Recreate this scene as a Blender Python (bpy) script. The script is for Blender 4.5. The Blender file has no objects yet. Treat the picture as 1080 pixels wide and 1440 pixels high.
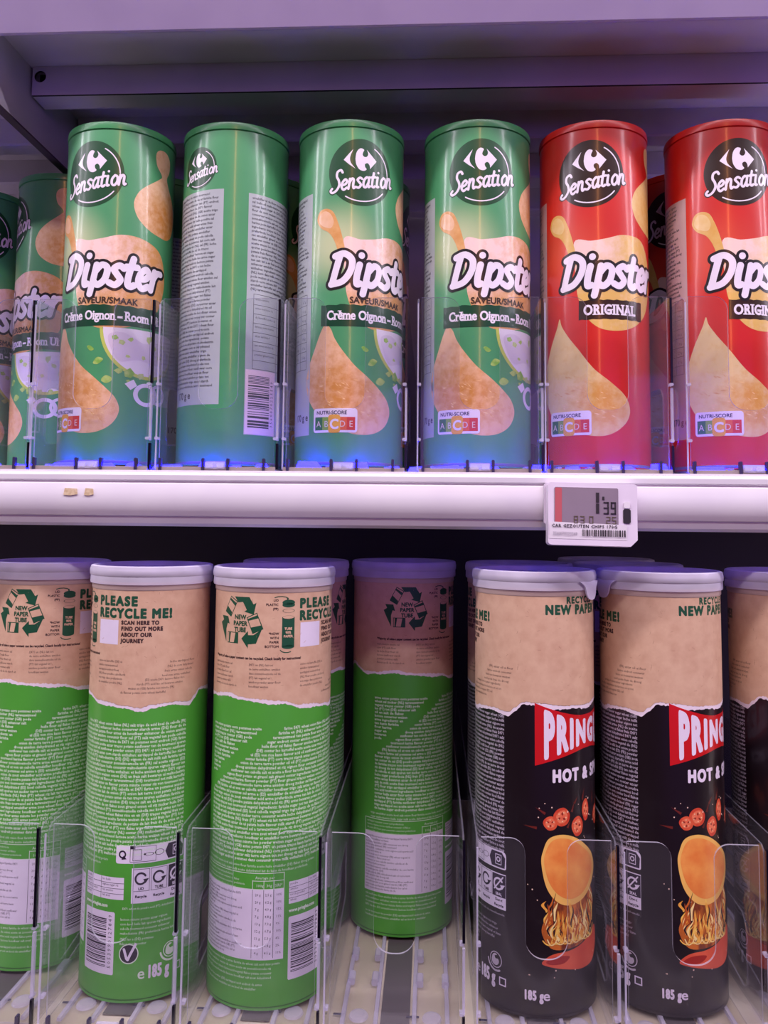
import bpy, bmesh, math, random
import numpy as np
from mathutils import Vector, Matrix
from mathutils.geometry import tessellate_polygon

scene = bpy.context.scene
COL = scene.collection
random.seed(7)
CZ = 1.30                      # camera height; heights below are given relative to it and lifted by zz()


def zz(z):
    return z + CZ


# ------------------------------------------------------------------ camera
F_PX, YAW, ROLL, PITCH = 1200.0, math.radians(3.2), math.radians(0.58), math.radians(4.6)
fwd = Vector((-math.sin(YAW) * math.cos(PITCH), math.cos(YAW) * math.cos(PITCH), math.sin(PITCH)))
r0 = fwd.cross(Vector((0, 0, 1))).normalized()
u0 = r0.cross(fwd)
right = r0 * math.cos(ROLL) + u0 * math.sin(ROLL)
up = u0 * math.cos(ROLL) - r0 * math.sin(ROLL)
cam = bpy.data.cameras.new('camera')
camo = bpy.data.objects.new('camera', cam)
COL.objects.link(camo)
camo.matrix_world = Matrix(((right.x, up.x, -fwd.x, 0), (right.y, up.y, -fwd.y, 0), (right.z, up.z, -fwd.z, CZ), (0, 0, 0, 1)))
cam.sensor_fit = 'VERTICAL'
cam.sensor_height = 36.0
cam.lens = 36.0 * F_PX / 1440.0
cam.shift_y = -(720.0 - 633.45) / 1440.0
cam.clip_start = 0.01
scene.camera = camo

# ------------------------------------------------------------------ colour management
scene.view_settings.view_transform = 'Standard'
scene.view_settings.look = 'None'
scene.view_settings.exposure = 0.0
scene.view_settings.gamma = 1.0
scene.cycles.transparent_max_bounces = 32
scene.cycles.max_bounces = 10
scene.cycles.use_denoising = True

# ------------------------------------------------------------------ world and lights
w = bpy.data.worlds.new('store_ambience')
scene.world = w
w.use_nodes = True
nt = w.node_tree
bg = nt.nodes['Background']
tc = nt.nodes.new('ShaderNodeTexCoord')
sx = nt.nodes.new('ShaderNodeSeparateXYZ')
mr = nt.nodes.new('ShaderNodeMapRange')
mr.inputs[1].default_value, mr.inputs[2].default_value = -0.5, 0.6
rp = nt.nodes.new('ShaderNodeValToRGB')
rp.color_ramp.elements[0].color = (0.42, 0.30, 0.34, 1)
rp.color_ramp.elements[1].color = (0.52, 0.40, 0.74, 1)
nt.links.new(tc.outputs['Generated'], sx.inputs[0])
nt.links.new(sx.outputs['Z'], mr.inputs[0])
nt.links.new(mr.outputs[0], rp.inputs[0])
nt.links.new(rp.outputs[0], bg.inputs[0])
bg.inputs[1].default_value = 0.025


def area(name, loc, target, sx_, sy_, power, col, spread=180):
    l = bpy.data.lights.new(name, 'AREA')
    l.shape = 'RECTANGLE'
    l.size, l.size_y, l.energy, l.color = sx_, sy_, power, col
    l.spread = math.radians(spread)
    o = bpy.data.objects.new(name, l)
    COL.objects.link(o)
    o.location = loc
    d = Vector(target) - Vector(loc)
    o.rotation_euler = d.to_track_quat('-Z', 'Y').to_euler()
    return o


area('ceiling_strip_light', (2.0, -0.20, zz(1.50)), (2.0, 0.6, zz(-0.1)), 17.0, 0.12, 205, (0.97, 0.86, 1.0))
area('ceiling_strip_light', (2.0, -0.80, zz(1.35)), (2.0, 0.6, zz(-0.1)), 17.0, 0.08, 95, (0.97, 0.85, 1.0))
area('aisle_strip_light', (0.4, -2.3, zz(1.25)), (0.4, 0.6, zz(0.0)), 8.0, 0.30, 2.5, (0.95, 0.84, 1.0))
area('aisle_sign_light', (0.9, -2.1, zz(0.10)), (-0.1, 0.6, zz(0.1)), 2.6, 0.9, 9.5, (0.38, 0.17, 1.0))
area('added_streak_light', (0.106, -0.80, zz(0.68)), (0.106, 0.6, zz(0.68)), 0.045, 0.72, 2.2, (1.0, 0.38, 0.13))  # added warm light, only for the orange streak on the upper tubes


# ------------------------------------------------------------------ materials
def lin(c):
    c = c / 255.0
    return c / 12.92 if c <= 0.04045 else ((c + 0.055) / 1.055) ** 2.4


def rgb(c):
    return (lin(c[0]), lin(c[1]), lin(c[2]), 1.0)


MATS = {}


def mat(name, c, rough=0.4, spec=0.5, c2=None, scale=60.0, detail=3.0, lo=0.35, hi=0.65, coat=0.0, bump=0.0, stretch=(1, 1, 1)):
    """principled paint; c2 gives a second colour of a noise pattern that belongs to the thing itself"""
    if name in MATS:
        return MATS[name]
    m = bpy.data.materials.new(name)
    m.use_nodes = True
    t = m.node_tree
    b = t.nodes['Principled BSDF']
    b.inputs['Roughness'].default_value = rough
    b.inputs['Specular IOR Level'].default_value = spec
    b.inputs['Coat Weight'].default_value = coat
    b.inputs['Coat Roughness'].default_value = 0.12
    c2 = c2 or tuple(x * 0.975 for x in c)
    co = t.nodes.new('ShaderNodeTexCoord')
    mp = t.nodes.new('ShaderNodeMapping')
    mp.inputs['Scale'].default_value = stretch
    n = t.nodes.new('ShaderNodeTexNoise')
    n.inputs['Scale'].default_value = scale
    n.inputs['Detail'].default_value = detail
    r = t.nodes.new('ShaderNodeValToRGB')
    r.color_ramp.elements[0].position, r.color_ramp.elements[1].position = lo, hi
    r.color_ramp.elements[0].color, r.color_ramp.elements[1].color = rgb(c), rgb(c2)
    t.links.new(co.outputs['Object'], mp.inputs[0])
    t.links.new(mp.outputs[0], n.inputs['Vector'])
    t.links.new(n.outputs[0], r.inputs[0])
    t.links.new(r.outputs[0], b.inputs['Base Color'])
    if bump:
        bp = t.nodes.new('ShaderNodeBump')
        bp.inputs['Strength'].default_value = bump
        bp.inputs['Distance'].default_value = 0.0004
        t.links.new(n.outputs[0], bp.inputs['Height'])
        t.links.new(bp.outputs[0], b.inputs['Normal'])
    MATS[name] = m
    return m


def glow_mat(name, c, glow, centre, r_in, r_out, amount, rough, coat, grain=0.0):
    """printed can colour with the soft pale burst of the artwork around one spot of the print"""
    m = mat(name, c, rough, 0.5, coat=coat)
    t = m.node_tree
    b = t.nodes['Principled BSDF']
    base = b.inputs['Base Color'].links[0].from_socket
    co = t.nodes.new('ShaderNodeTexCoord')
    d = t.nodes.new('ShaderNodeVectorMath')
    d.operation = 'DISTANCE'
    d.inputs[1].default_value = centre
    mr_ = t.nodes.new('ShaderNodeMapRange')
    mr_.interpolation_type = 'SMOOTHSTEP'
    mr_.inputs[1].default_value, mr_.inputs[2].default_value = r_in, r_out
    mr_.inputs[3].default_value, mr_.inputs[4].default_value = amount, 0.0
    mx = t.nodes.new('ShaderNodeMix')
    mx.data_type = 'RGBA'
    t.links.new(co.outputs['Object'], d.inputs[0])
    t.links.new(d.outputs['Value'], mr_.inputs[0])
    if grain:
        n = t.nodes.new('ShaderNodeTexNoise')
        n.inputs['Scale'].default_value = 210.0
        n.inputs['Detail'].default_value = 7.0
        n.inputs['Roughness'].default_value = 0.62
        g = t.nodes.new('ShaderNodeMapRange')
        g.inputs[1].default_value, g.inputs[2].default_value = 0.36, 0.64
        g.inputs[3].default_value, g.inputs[4].default_value = -grain, grain
        ad = t.nodes.new('ShaderNodeMath')
        ad.operation = 'ADD'
        ad.use_clamp = True
        t.links.new(co.outputs['Object'], n.inputs['Vector'])
        t.links.new(n.outputs[0], g.inputs[0])
        t.links.new(mr_.outputs[0], ad.inputs[0])
        t.links.new(g.outputs[0], ad.inputs[1])
        t.links.new(ad.outputs[0], mx.inputs[0])
    else:
        t.links.new(mr_.outputs[0], mx.inputs[0])
    t.links.new(base, mx.inputs[6])
    mx.inputs[7].default_value = rgb(glow)
    t.links.new(mx.outputs[2], b.inputs['Base Color'])
    return m


def clear_mat(name, tint, haze, gloss_rough, haze_col):
    m = bpy.data.materials.new(name)
    m.use_nodes = True
    t = m.node_tree
    t.nodes.remove(t.nodes['Principled BSDF'])
    out = t.nodes['Material Output']
    tr = t.nodes.new('ShaderNodeBsdfTransparent')
    tr.inputs[0].default_value = (*tint, 1)
    gl = t.nodes.new('ShaderNodeBsdfGlossy')
    gl.inputs['Roughness'].default_value = gloss_rough
    lw = t.nodes.new('ShaderNodeLayerWeight')
    lw.inputs[0].default_value = 0.5
    pw = t.nodes.new('ShaderNodeMath')
    pw.operation = 'POWER'
    pw.inputs[1].default_value = 4.0
    fr = t.nodes.new('ShaderNodeMapRange')
    fr.inputs[3].default_value, fr.inputs[4].default_value = 0.035, 0.75
    t.links.new(lw.outputs['Facing'], pw.inputs[0])
    t.links.new(pw.outputs[0], fr.inputs[0])
    m1 = t.nodes.new('ShaderNodeMixShader')
    t.links.new(fr.outputs[0], m1.inputs[0])
    t.links.new(tr.outputs[0], m1.inputs[1])
    t.links.new(gl.outputs[0], m1.inputs[2])
    df = t.nodes.new('ShaderNodeBsdfDiffuse')
    co = t.nodes.new('ShaderNodeTexCoord')
    n = t.nodes.new('ShaderNodeTexNoise')
    n.inputs['Scale'].default_value = 35
    mrr = t.nodes.new('ShaderNodeMapRange')
    mrr.inputs[3].default_value, mrr.inputs[4].default_value = haze * 0.6, haze * 1.4
    t.links.new(co.outputs['Object'], n.inputs['Vector'])
    t.links.new(n.outputs[0], mrr.inputs[0])
    df.inputs[0].default_value = (*haze_col, 1)
    m2 = t.nodes.new('ShaderNodeMixShader')
    t.links.new(mrr.outputs[0], m2.inputs[0])
    t.links.new(m1.outputs[0], m2.inputs[1])
    t.links.new(df.outputs[0], m2.inputs[2])
    t.links.new(m2.outputs[0], out.inputs[0])
    MATS[name] = m
    return m


def emit_mat(name, c, s):
    m = bpy.data.materials.new(name)
    m.use_nodes = True
    b = m.node_tree.nodes['Principled BSDF']
    b.inputs['Base Color'].default_value = (0.2, 0.2, 0.3, 1)
    b.inputs['Emission Color'].default_value = (*c, 1)
    b.inputs['Emission Strength'].default_value = s
    MATS[name] = m
    return m


enamel = mat('shelf_enamel', (214, 206, 216), 0.45, 0.4, (206, 199, 208), 25, 2)
rail_white = mat('rail_plastic', (240, 236, 240), 0.35, 0.5, (234, 229, 236), 30, 2)
rail_dimmed = mat('rail_dimmed_paint', (180, 166, 200), 0.45, 0.4, (174, 160, 195), 25, 2)  # dimmer light on the overhead rail put into a darker lilac colour
dark_gap = mat('dark_hole', (18, 14, 20), 0.8)
clear = clear_mat('clear_acrylic', (0.955, 0.955, 0.97), 0.017, 0.05, (0.75, 0.72, 0.8))  # slight haze paints in the grey veil of store reflections
milky = clear_mat('milky_lid', (0.80, 0.78, 0.84), 0.62, 0.12, (0.88, 0.83, 0.95))
slit = mat('painted_slit_dark', (14, 8, 24), 0.25)  # black of tray gaps and edge reflection, painted on as dark segments
foot_mat = mat('tray_foot', (150, 138, 134), 0.4)
clear_edge = clear_mat('acrylic_edge', (0.84, 0.83, 0.9), 0.34, 0.12, (0.82, 0.78, 0.92))
wall_edge = clear_mat('acrylic_wall_edge', (0.9, 0.9, 0.94), 0.10, 0.1, (0.8, 0.76, 0.9))
clear_floor = clear_mat('frosted_floor', (0.95, 0.94, 0.92), 0.07, 0.2, (0.82, 0.79, 0.72))
grey_plastic = mat('grey_plastic', (92, 84, 86), 0.4)
dark_plastic = mat('smoked_plastic', (50, 42, 72), 0.3)
led_blue = emit_mat('blue_led', (0.0006, 0.0006, 1.0), 75.0)
white_card = mat('white_card', (232, 226, 232), 0.55)
ink = mat('black_ink', (34, 28, 34), 0.5)


# ------------------------------------------------------------------ mesh helpers
def mesh_obj(name, verts, faces, mats, midx=None, parent=None, smooth=False, normals=None, auto=None, fix=False):
    me = bpy.data.meshes.new(name)
    me.from_pydata([tuple(v) for v in verts], [], faces)
    for m in (mats if isinstance(mats, (list, tuple)) else [mats]):
        me.materials.append(m)
    if midx is not None:
        me.polygons.foreach_set('material_index', midx)
    if smooth:
        me.polygons.foreach_set('use_smooth', [True] * len(faces))
    if normals is not None:
        me.normals_split_custom_set_from_vertices(normals)
    if fix:
        b = bmesh.new()
        b.from_mesh(me)
        bmesh.ops.recalc_face_normals(b, faces=b.faces)
        b.to_mesh(me)
        b.free()
    if auto is not None:
        me.polygons.foreach_set('use_smooth', [True] * len(faces))
        me.set_sharp_from_angle(angle=math.radians(auto))
    me.update()
    o = bpy.data.objects.new(name, me)
    COL.objects.link(o)
    if parent:
        o.parent = parent
    return o


def empty(name, loc, label, cat, group=None):
    o = bpy.data.objects.new(name, None)
    COL.objects.link(o)
    o.location = loc
    o.empty_display_size = 0.02
    o['label'] = label
    o['category'] = cat
    if group:
        o['group'] = group
    return o


class MB:
    def __init__(s):
        s.v, s.f, s.m = [], [], []

    def face(s, pts, m=0):
        i = len(s.v)
        s.v += [tuple(p) for p in pts]
        s.f.append(tuple(range(i, i + len(pts))))
        s.m.append(m)

    def box(s, x0, x1, y0, y1, z0, z1, m=0):
        i = len(s.v)
        s.v += [(x, y, z) for x in (x0, x1) for y in (y0, y1) for z in (z0, z1)]
        for q in ((0, 1, 3, 2), (4, 6, 7, 5), (0, 4, 5, 1), (2, 3, 7, 6), (0, 2, 6, 4), (1, 5, 7, 3)):
            s.f.append(tuple(i + k for k in q))
            s.m.append(m)

    def rbox(s, x0, x1, y0, y1, z0, z1, b=0.001, m=0):
        """box with chamfered vertical front outline (bevel on all x/z corners)"""
        o = [(x0 + b, z0), (x1 - b, z0), (x1, z0 + b), (x1, z1 - b), (x1 - b, z1), (x0 + b, z1), (x0, z1 - b), (x0, z0 + b)]
        s.prism_y(o, y0, y1, m, m)

    def prism_y(s, outline, y0, y1, m=0, me=0, holes=()):
        """outline in (x,z), extruded along y"""
        loops = [list(outline)] + [list(h) for h in holes]
        tris = tessellate_polygon([[Vector((a, b, 0)) for a, b in l] for l in loops])
        flat = [p for l in loops for p in l]
        n, i = len(flat), len(s.v)
        s.v += [(a, y0, b) for a, b in flat] + [(a, y1, b) for a, b in flat]
        for t in tris:
            s.f.append(tuple(i + k for k in t)); s.m.append(m)
            s.f.append(tuple(i + n + k for k in reversed(t))); s.m.append(m)
        k = 0
        for l in loops:
            for j in range(len(l)):
                a, b = k + j, k + (j + 1) % len(l)
                s.f.append((i + a, i + b, i + n + b, i + n + a)); s.m.append(me)
            k += len(l)

    def prism_x(s, outline, x0, x1, m=0, me=0, holes=()):
        """outline in (y,z), extruded along x"""
        k = len(s.v)
        s.prism_y(outline, x0, x1, m, me, holes)
        s.v[k:] = [(y, x, z) for x, y, z in s.v[k:]]

    def build(s, name, mats, parent=None, auto=None):
        return mesh_obj(name, s.v, s.f, mats, s.m, parent, auto=auto, fix=True)


def arc(cx, cz, r, a0, a1, n=8):
    return [(cx + r * math.cos(math.radians(a0 + (a1 - a0) * i / n)), cz + r * math.sin(math.radians(a0 + (a1 - a0) * i / n))) for i in range(n + 1)]


def lathe(name, prof, seg, m, parent=None, cap0=False, cap1=False, auto=35):
    v, f = [], []
    for r, z in prof:
        for k in range(seg):
            a = 2 * math.pi * k / seg
            v.append((r * math.sin(a), -r * math.cos(a), z))
    for i in range(len(prof) - 1):
        for k in range(seg):
            a, b = i * seg + k, i * seg + (k + 1) % seg
            f.append((a, b, b + seg, a + seg))
    if cap0:
        f.append(tuple(reversed(range(seg))))
    if cap1:
        f.append(tuple(range((len(prof) - 1) * seg, len(prof) * seg)))
    return mesh_obj(name, v, f, m, None, parent, auto=auto)


# ------------------------------------------------------------------ lettering
CHARS = sorted(set("ABCDEFGHIJKLMNOPQRSTUVWXYZabcdefghijklmnopqrstuvwxyz0123456789 .,:;!?&%()/*-+<éèêëïöàç"))
GLYPH = {}


def load_glyphs():
    objs = []
    for res in (1, 2, 4):
        for ch in CHARS:
            for body in (ch, 'I' + ch + 'I'):
                c = bpy.data.curves.new('g', 'FONT')
                c.body, c.resolution_u, c.fill_mode = body, (1 if res == 2 else res), 'FRONT'
                c.offset = 0.022 if res == 2 else 0.0
                c.dimensions = '2D'
                o = bpy.data.objects.new('g', c)
                COL.objects.link(o)
                objs.append((res, ch, body, o))
    c = bpy.data.curves.new('g', 'FONT')
    c.body = 'II'
    o = bpy.data.objects.new('g', c)
    COL.objects.link(o)
    objs.append((0, 'II', 'II', o))
    dg = bpy.context.evaluated_depsgraph_get()
    raw = {}
    for res, ch, body, o in objs:
        me = bpy.data.meshes.new_from_object(o.evaluated_get(dg))
        V = [(v.co.x, v.co.y) for v in me.vertices]
        P = [tuple(p.vertices) for p in me.polygons]
        raw[(res, body)] = (V, P)
        bpy.data.meshes.remove(me)
    for res, ch, body, o in objs:
        c = o.data
        bpy.data.objects.remove(o)
        bpy.data.curves.remove(c)
    w2 = max(p[0] for p in raw[(0, 'II')][0])
    for res in (1, 2, 4):
        for ch in CHARS:
            V, P = raw[(res, ch)]
            adv = max(p[0] for p in raw[(res, 'I' + ch + 'I')][0]) - w2 - (0.022 if res == 2 else 0.0)
            T = []
            for p in P:
                for k in range(1, len(p) - 1):
                    T.append((V[p[0]], V[p[k]], V[p[k + 1]]))
            cnt = {}
            for p in P:
                for k in range(len(p)):
                    e = tuple(sorted((p[k], p[(k + 1) % len(p)])))
                    cnt[e] = cnt.get(e, 0) + 1
            seg = [(V[a], V[b]) for (a, b), n in cnt.items() if n == 1]
            GLYPH[(res, ch)] = (T, seg, adv)
    return max(p[1] for p in raw[(4, 'H')][0])


CAP = load_glyphs()


def layout(txt, cap, hs=1.0, track=0.0, res=4):
    """[(glyph key, x offset)], scale, total width for a cap height"""
    s = cap / CAP
    x, out = 0.0, []
    for ch in txt:
        g = GLYPH.get((res, ch)) or GLYPH[(res, '-')]
        out.append((g, x))
        x += g[2] * s * hs + track
    return out, s, x - track


def field_fill(Fd, x0, y0, h, level=0.0):
    """polygons of the region Fd < level on a grid (marching squares, inner cells merged to runs)"""
    G = Fd - level
    ins = G < 0
    ny, nx = G.shape
    full = ins[:-1, :-1] & ins[1:, :-1] & ins[:-1, 1:] & ins[1:, 1:]
    anyi = ins[:-1, :-1] | ins[1:, :-1] | ins[:-1, 1:] | ins[1:, 1:]
    out = []
    for j in range(ny - 1):
        row = full[j]
        i = 0
        while i < nx - 1:
            if row[i]:
                k = i
                while k < nx - 1 and row[k]:
                    k += 1
                out.append([(x0 + i * h, y0 + j * h), (x0 + k * h, y0 + j * h), (x0 + k * h, y0 + (j + 1) * h), (x0 + i * h, y0 + (j + 1) * h)])
                i = k
            else:
                i += 1
    for j, i in np.argwhere(anyi & ~full):
        cs = ((i, j), (i + 1, j), (i + 1, j + 1), (i, j + 1))
        poly = []
        for k in range(4):
            (ax, ay), (bx, by) = cs[k], cs[(k + 1) % 4]
            a, b = G[ay, ax], G[by, bx]
            if a < 0:
                poly.append((x0 + ax * h, y0 + ay * h))
            if (a < 0) != (b < 0):
                t = a / (a - b)
                poly.append((x0 + (ax + (bx - ax) * t) * h, y0 + (ay + (by - ay) * t) * h))
        if len(poly) > 2:
            out.append(poly)
    return out


def seg_field(X, Y, segs, rad=None):
    """distance to a set of segments; with rad a stroke radius per segment end"""
    D = np.full(X.shape, 1e9)
    for k, ((ax, ay), (bx, by)) in enumerate(segs):
        dx, dy = bx - ax, by - ay
        L = dx * dx + dy * dy
        if L < 1e-12:
            t = np.zeros_like(X)
        else:
            t = np.clip(((X - ax) * dx + (Y - ay) * dy) / L, 0, 1)
        d = np.hypot(X - ax - t * dx, Y - ay - t * dy)
        if rad is not None:
            d = d - (rad[k][0] + (rad[k][1] - rad[k][0]) * t)
        np.minimum(D, d, out=D)
    return D


def spline(pts, n=6, closed=False):
    P = list(pts)
    out = []
    N = len(P)
    rng = range(N) if closed else range(N - 1)
    for i in rng:
        if closed:
            p0, p1, p2, p3 = P[(i - 1) % N], P[i], P[(i + 1) % N], P[(i + 2) % N]
        else:
            p0, p1, p2, p3 = P[max(i - 1, 0)], P[i], P[i + 1], P[min(i + 2, N - 1)]
        for k in range(n):
            t = k / n
            out.append(tuple(0.5 * (2 * p1[a] + (p2[a] - p0[a]) * t + (2 * p0[a] - 5 * p1[a] + 4 * p2[a] - p3[a]) * t * t + (3 * p1[a] - p0[a] - 3 * p2[a] + p3[a]) * t ** 3) for a in (0, 1)))
    if not closed:
        out.append(tuple(P[-1]))
    return out


SCRIPT = {  # brush letters: strokes in units of the x-height, advance
    'D': ([[(0.22, 1.42), (0.14, 0.8), (0.06, 0.06)], [(-0.02, 1.38), (0.42, 1.5), (0.84, 1.2), (0.86, 0.66), (0.56, 0.16), (0.02, 0.02)]], 1.14),
    'i': ([[(0.12, 0.98), (0.08, 0.4), (0.14, 0.04), (0.3, 0.06)], [(0.14, 1.43), (0.141, 1.44)]], 0.50),
    'p': ([[(0.12, 0.98), (0.08, 0.2), (0.03, -0.44)], [(0.12, 0.66), (0.38, 0.98), (0.68, 0.82), (0.66, 0.3), (0.38, 0.0), (0.12, 0.16)]], 0.90),
    's': ([[(0.56, 0.86), (0.34, 0.99), (0.1, 0.8), (0.3, 0.54), (0.5, 0.28), (0.3, 0.02), (0.0, 0.12)]], 0.70),
    't': ([[(0.24, 1.4), (0.16, 0.6), (0.18, 0.12), (0.34, 0.0), (0.5, 0.1)], [(-0.02, 0.97), (0.5, 1.0)]], 0.62),
    'e': ([[(0.1, 0.46), (0.42, 0.52), (0.56, 0.78), (0.36, 0.99), (0.1, 0.72), (0.06, 0.3), (0.3, 0.0), (0.6, 0.16)]], 0.74),
    'r': ([[(0.12, 0.98), (0.1, 0.5), (0.06, 0.02)], [(0.1, 0.6), (0.28, 0.92), (0.54, 0.96)]], 0.62),
    'S': ([[(0.98, 1.72), (0.78, 1.98), (0.44, 1.86), (0.42, 1.42), (0.66, 1.0), (0.76, 0.52), (0.52, 0.08), (0.12, -0.08), (-0.12, 0.14), (0.02, 0.34)]], 0.98),
    'n': ([[(0.1, 0.98), (0.08, 0.5), (0.04, 0.02)], [(0.08, 0.55), (0.3, 0.96), (0.5, 0.84), (0.5, 0.3), (0.58, 0.02), (0.72, 0.1)]], 0.80),
    'a': ([[(0.6, 0.86), (0.34, 0.99), (0.08, 0.66), (0.1, 0.14), (0.34, 0.02), (0.58, 0.46)], [(0.62, 0.98), (0.58, 0.3), (0.64, 0.02), (0.78, 0.1)]], 0.84),
    'o': ([[(0.34, 0.99), (0.08, 0.66), (0.1, 0.18), (0.36, 0.0), (0.62, 0.34), (0.58, 0.82), (0.34, 0.99)]], 0.76),
}


def script_word(word, x, y, xh, rad, slope=0.0, shear=0.16, squeeze=1.0):
    segs = []
    cx = 0.0
    for ch in word:
        st, adv = SCRIPT[ch]
        for s_ in st:
            pts = spline(s_, 5)
            q = []
            for px, py in pts:
                ux = (px + cx + shear * py) * squeeze
                q.append((x + ux * xh, y + py * xh + ux * xh * slope))
            segs += list(zip(q[:-1], q[1:]))
        cx += adv
    return segs


class Print:
    """flat artwork in millimetres (u round the can, v up), wrapped on a cylinder at build time"""
    STEP_N = 120

    def __init__(s, R):
        s.R = R * 1000.0
        s.step = 2 * math.pi * s.R / s.STEP_N
        s.items = []          # (poly, mat, layer)
        s.mats = []

    def mi(s, m):
        if m not in s.mats:
            s.mats.append(m)
        return s.mats.index(m)

    def add(s, polys, m, layer):
        i = s.mi(m)
        for p in polys:
            s.items.append((p, i, layer))

    def poly(s, pts, m, layer, holes=()):
        loops = [list(pts)] + [list(h) for h in holes]
        flat = [p for l in loops for p in l]
        tr = tessellate_polygon([[Vector((a, b, 0)) for a, b in l] for l in loops])
        s.add([[flat[k] for k in t] for t in tr], m, layer)

    def rect(s, u0_, v0, u1, v1, m, layer, slant=0.0):
        s.add([[(u0_, v0), (u1, v0 + slant), (u1, v1 + slant), (u0_, v1)]], m, layer)

    def blob(s, pts, m, layer, n=6):
        s.poly(spline(pts, n, True), m, layer)

    def ellipse(s, cu, cv, a, b, m, layer, n=40, hole=None):
        o = [(cu + a * math.cos(2 * math.pi * k / n), cv + b * math.sin(2 * math.pi * k / n)) for k in range(n)]
        h = []
        if hole:
            h = [[(cu + a * hole * math.cos(-2 * math.pi * k / n), cv + b * hole * math.sin(-2 * math.pi * k / n)) for k in range(n)]]
        s.poly(o, m, layer, h)

    def frame(s, u0_, v0, u1, v1, t, m, layer):
        s.rect(u0_, v0, u1, v0 + t, m, layer)
        s.rect(u0_, v1 - t, u1, v1, m, layer)
        s.rect(u0_, v0, u0_ + t, v1, m, layer)
        s.rect(u1 - t, v0, u1, v1, m, layer)

    def stroke(s, segs, r, m, layer, h=0.35):
        xs = [p[0] for q in segs for p in q]
        ys = [p[1] for q in segs for p in q]
        x0, y0 = min(xs) - r - 2 * h, min(ys) - r - 2 * h
        nx, ny = int((max(xs) + r + 2 * h - x0) / h) + 2, int((max(ys) + r + 2 * h - y0) / h) + 2
        X, Y = np.meshgrid(x0 + h * np.arange(nx), y0 + h * np.arange(ny))
        s.add(field_fill(seg_field(X, Y, segs), x0, y0, h, r), m, layer)

    def text(s, txt, u, v, cap, m, layer, hs=1.0, align='L', track=0.0, res=1, slant=0.0, rot=0):
        lay, sc, wd = layout(txt, cap, hs, track, res)
        off = {'L': 0, 'C': -wd / 2, 'R': -wd}[align]
        ps = []
        for g, x in lay:
            for t in g[0]:
                if rot == 90:
                    ps.append([(u - q[1] * sc, v + x + q[0] * sc * hs) for q in t])
                else:
                    ps.append([(u + off + x + q[0] * sc * hs, v + q[1] * sc + (off + x + q[0] * sc * hs) * slant) for q in t])
        s.add(ps, m, layer)
        return wd

    def fat(s, txt, u, v, cap, bold, m, layer, hs=1.0, align='L', track=0.0, h=0.25, serif=0.0, warp=None, outline=None):
        """bold lettering: glyph outlines grown by 'bold' mm, optional slab serifs, optional warp(u, v)"""
        lay, sc, wd = layout(txt, cap, hs, track, 4)
        off = {'L': 0, 'C': -wd / 2, 'R': -wd}[align]
        for g, x in lay:
            if not g[0]:
                continue
            tris = np.array([[(u + off + x + q[0] * sc * hs, v + q[1] * sc) for q in t] for t in g[0]])
            segs = [((u + off + x + a[0] * sc * hs, v + a[1] * sc), (u + off + x + b[0] * sc * hs, v + b[1] * sc)) for a, b in g[1]]
            x0, y0 = tris[..., 0].min() - bold - serif - 2 * h, tris[..., 1].min() - bold - 2 * h
            nx = int((tris[..., 0].max() + bold + serif + 2 * h - x0) / h) + 2
            ny = int((tris[..., 1].max() + bold + 2 * h - y0) / h) + 2
            X, Y = np.meshgrid(x0 + h * np.arange(nx), y0 + h * np.arange(ny))
            ins = np.zeros(X.shape, bool)
            for (a, b, c) in tris:
                d1 = (X - b[0]) * (a[1] - b[1]) - (a[0] - b[0]) * (Y - b[1])
                d2 = (X - c[0]) * (b[1] - c[1]) - (b[0] - c[0]) * (Y - c[1])
                d3 = (X - a[0]) * (c[1] - a[1]) - (c[0] - a[0]) * (Y - a[1])
                ins |= ~(((d1 < 0) | (d2 < 0) | (d3 < 0)) & ((d1 > 0) | (d2 > 0) | (d3 > 0)))
            D = seg_field(X, Y, segs)
            Fd = np.where(ins, -D, D) - bold
            if serif:
                for (a, b) in segs:
                    if abs(a[1] - b[1]) < 1e-3 * cap and 0.04 * cap < abs(a[0] - b[0]) < 0.3 * cap:
                        lo, hi = min(a[0], b[0]) - serif, max(a[0], b[0]) + serif
                        Fd = np.minimum(Fd, seg_field(X, Y, [((lo, a[1]), (hi, a[1]))]) - bold * 1.15)
            ps = field_fill(Fd, x0, y0, h)
            if warp:
                ps = [[warp(*p) for p in q] for q in ps]
            s.add(ps, m, layer)
        return wd

    def micro(s, u0_, v_top, u1, rows, pitch, cap, m, layer, hs=0.9, bold_first=False, ragged=0.0, left=None, res=1):
        """justified rows of small print made of words"""
        for r in range(rows):
            a = left(r) if left else u0_
            if a is None or u1 - a < 4:
                continue
            end = u1 - random.random() * ragged * (u1 - a)
            line, wd = '', 0
            while True:
                wd_ = random.choice(WORDS)
                _, _, w_ = layout(line + (' ' if line else '') + wd_, cap, hs, 0, res)
                if w_ > end - a:
                    break
                line += (' ' if line else '') + wd_
            if not line:
                continue
            _, _, w_ = layout(line, cap, hs, 0, res)
            k = hs * (end - a) / w_ if not ragged else hs
            s.text(line, a, v_top - r * pitch - cap, cap, m, layer, min(k, hs * 1.25), res=res)

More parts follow.
